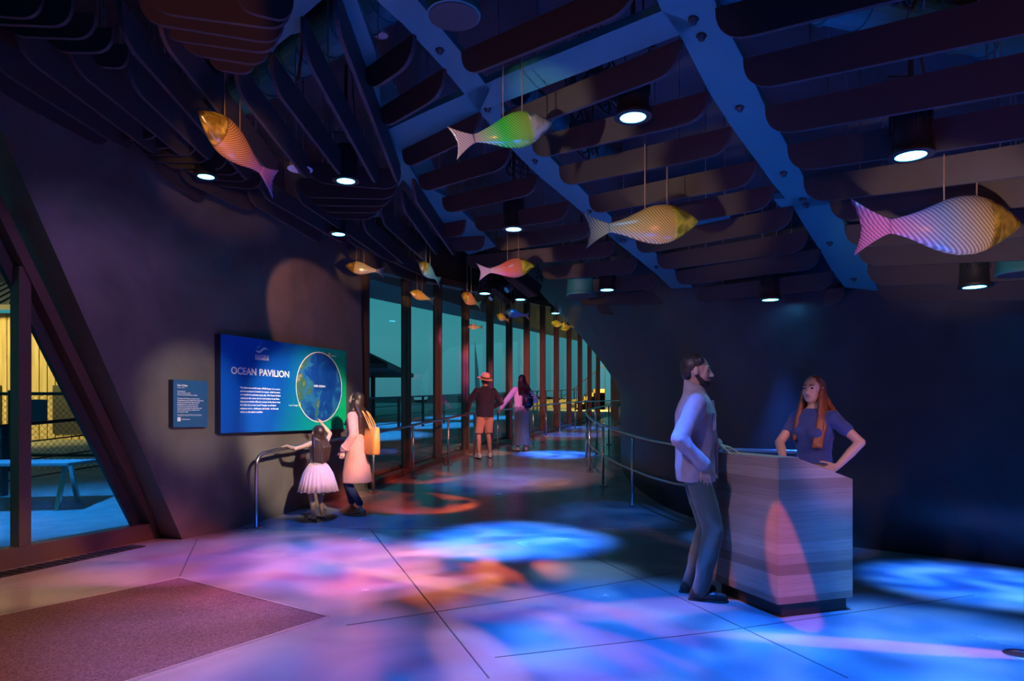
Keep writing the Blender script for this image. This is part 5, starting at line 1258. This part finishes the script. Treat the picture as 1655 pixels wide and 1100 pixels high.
fuse('shorts', bm, M['shorts'], f.root, .011, 2, .005, 7)
for l_ in (lA, lB): shoe(f, l_[2], l_[3], M['shoe_pale'])
h = f.hs; bm = bmesh.new(); p_ell(bm, f.T(0, -.02, .01), (.082 * h, .098 * h, .088 * h)); p_ell(bm, f.T(0, -.06, -.04), (.07 * h, .045 * h, .05 * h)); fuse('hair', bm, M['hair_dark'], f.root, .009, 2)
hat = empty('straw_hat', f.root.matrix_basis @ f.T(0, -.01, .045), f.rz, 'pale straw hat with a dark band on the man at the rail', 'hat')
bm = bmesh.new(); lathe(bm, [(.092, .0), (.094, .03), (.088, .08), (.07, .108), (.035, .100), (0, .095)], 28); loft(bm, [((0, 0, .0), (.09, 0, 0), (0, .10, 0)), ((0, 0, -.004), (.13, 0, 0), (0, .14, 0)), ((0, 0, -.012), (.165, 0, 0), (0, .175, 0)), ((0, 0, -.016), (.166, 0, 0), (0, .176, 0)), ((0, 0, -.01), (.12, 0, 0), (0, .13, 0))], 32); bmesh.ops.rotate(bm, verts=bm.verts, matrix=Matrix.Rotation(.3, 3, 'X')); bmesh.ops.rotate(bm, verts=bm.verts, matrix=Matrix.Rotation(.1, 3, 'Y')); link('hat_body', bm, M['straw'], hat, True)
bm = bmesh.new(); lathe(bm, [(.097, .004), (.098, .03)], 28); bmesh.ops.rotate(bm, verts=bm.verts, matrix=Matrix.Rotation(.3, 3, 'X')); bmesh.ops.rotate(bm, verts=bm.verts, matrix=Matrix.Rotation(.1, 3, 'Y')); link('hat_band', bm, M['band'], hat, True)

# ---- woman in the white jacket
M['denim_white'] = cl('white_jacket_cloth', (.72, .68, .72)); M['skirt'] = cl('grey_green_satin', (.26, .28, .27)); M['pack'] = mat('navy_backpack', (.012, .016, .05), .5)
y0 = 15.6; f = Figure('jacket', (.22, y0, floor_z(y0)), (-.42, .9), 1.74, 'woman in a white jacket and long grey skirt at the rail', voxel=.01); k = f.s
f.torso(.95, .95); f.head(yaw=.1)
aL = f.arm(-1, f.w((-.24, 15.62, floor_z(15.6) + .98)), (-1, -1, -.2), palm=(0, 0, -1), curl=.5, sw=.165); aR = f.arm(1, V(.2 * k, .14 * k, 1.05 * k), (1, -.8, 0), hd=(-.5, .6, 0), palm=(0, 0, -1), sw=.165)
lA = f.leg(-1, (-.1, .0), (-.2, 1)); lB = f.leg(1, (.08, -.03), (.1, 1)); f.skin(M['skin'])
bm = bmesh.new(); p_loft(bm, [(1.0 * k, .172 * k, .13 * k), (1.1 * k, .172 * k, .13 * k), (1.25 * k, .18 * k, .138 * k), (1.36 * k, .183 * k, .13 * k), (1.42 * k, .165 * k, .10 * k), (1.48 * k, .085 * k, .08 * k)])
sleeve(bm, *aL, k, .075, .065, .052, .92); sleeve(bm, *aR, k, .075, .065, .052, .92); fuse('jacket', bm, M['denim_white'], f.root, .011, 3, .010, 8, (1, 1, .8))
wavy_skirt('long_skirt', f, M['skirt'], [(1.03 * k, .15 * k, .115 * k, 0, 0), (.93 * k, .178 * k, .14 * k, 0, 0), (.7 * k, .172 * k, .15 * k, 0, 0), (.4 * k, .17 * k, .16 * k, 0, 0), (.14 * k, .22 * k, .2 * k, 0, 0)], 9, .03)
for l_ in (lA, lB): shoe(f, l_[2], l_[3], M['shoe_pale'])
long_hair(f, M['hair_dark'], 1.24 * k, None, .036, .004, .01)
bp_ = empty('backpack', f.root.matrix_basis @ V(.05 * k, -.215 * k, .98 * k), f.rz, 'small navy backpack on the woman in the white jacket', 'backpack')
bm = bmesh.new(); box(bm, (-.135, -.06, 0), (.135, .06, .33)); bmesh.ops.bevel(bm, geom=bm.edges[:], offset=.05, segments=4, affect='EDGES'); link('pack_body', bm, M['pack'], bp_, True)
bm = bmesh.new(); tube(bm, [(-.12, -.066, .23), (0, -.07, .24), (.12, -.066, .23)], .006, 6); link('zip', bm, M['steel'], bp_)
for q in (-1, 1):
    bm = bmesh.new(); tube(bm, smooth_path([(q * .07, .05, .29), (q * .10, .09, .42), (q * .12, .16, .44), (q * .13, .25, .40)], 4), .016, 8); link('strap', bm, M['pack'], bp_, True)
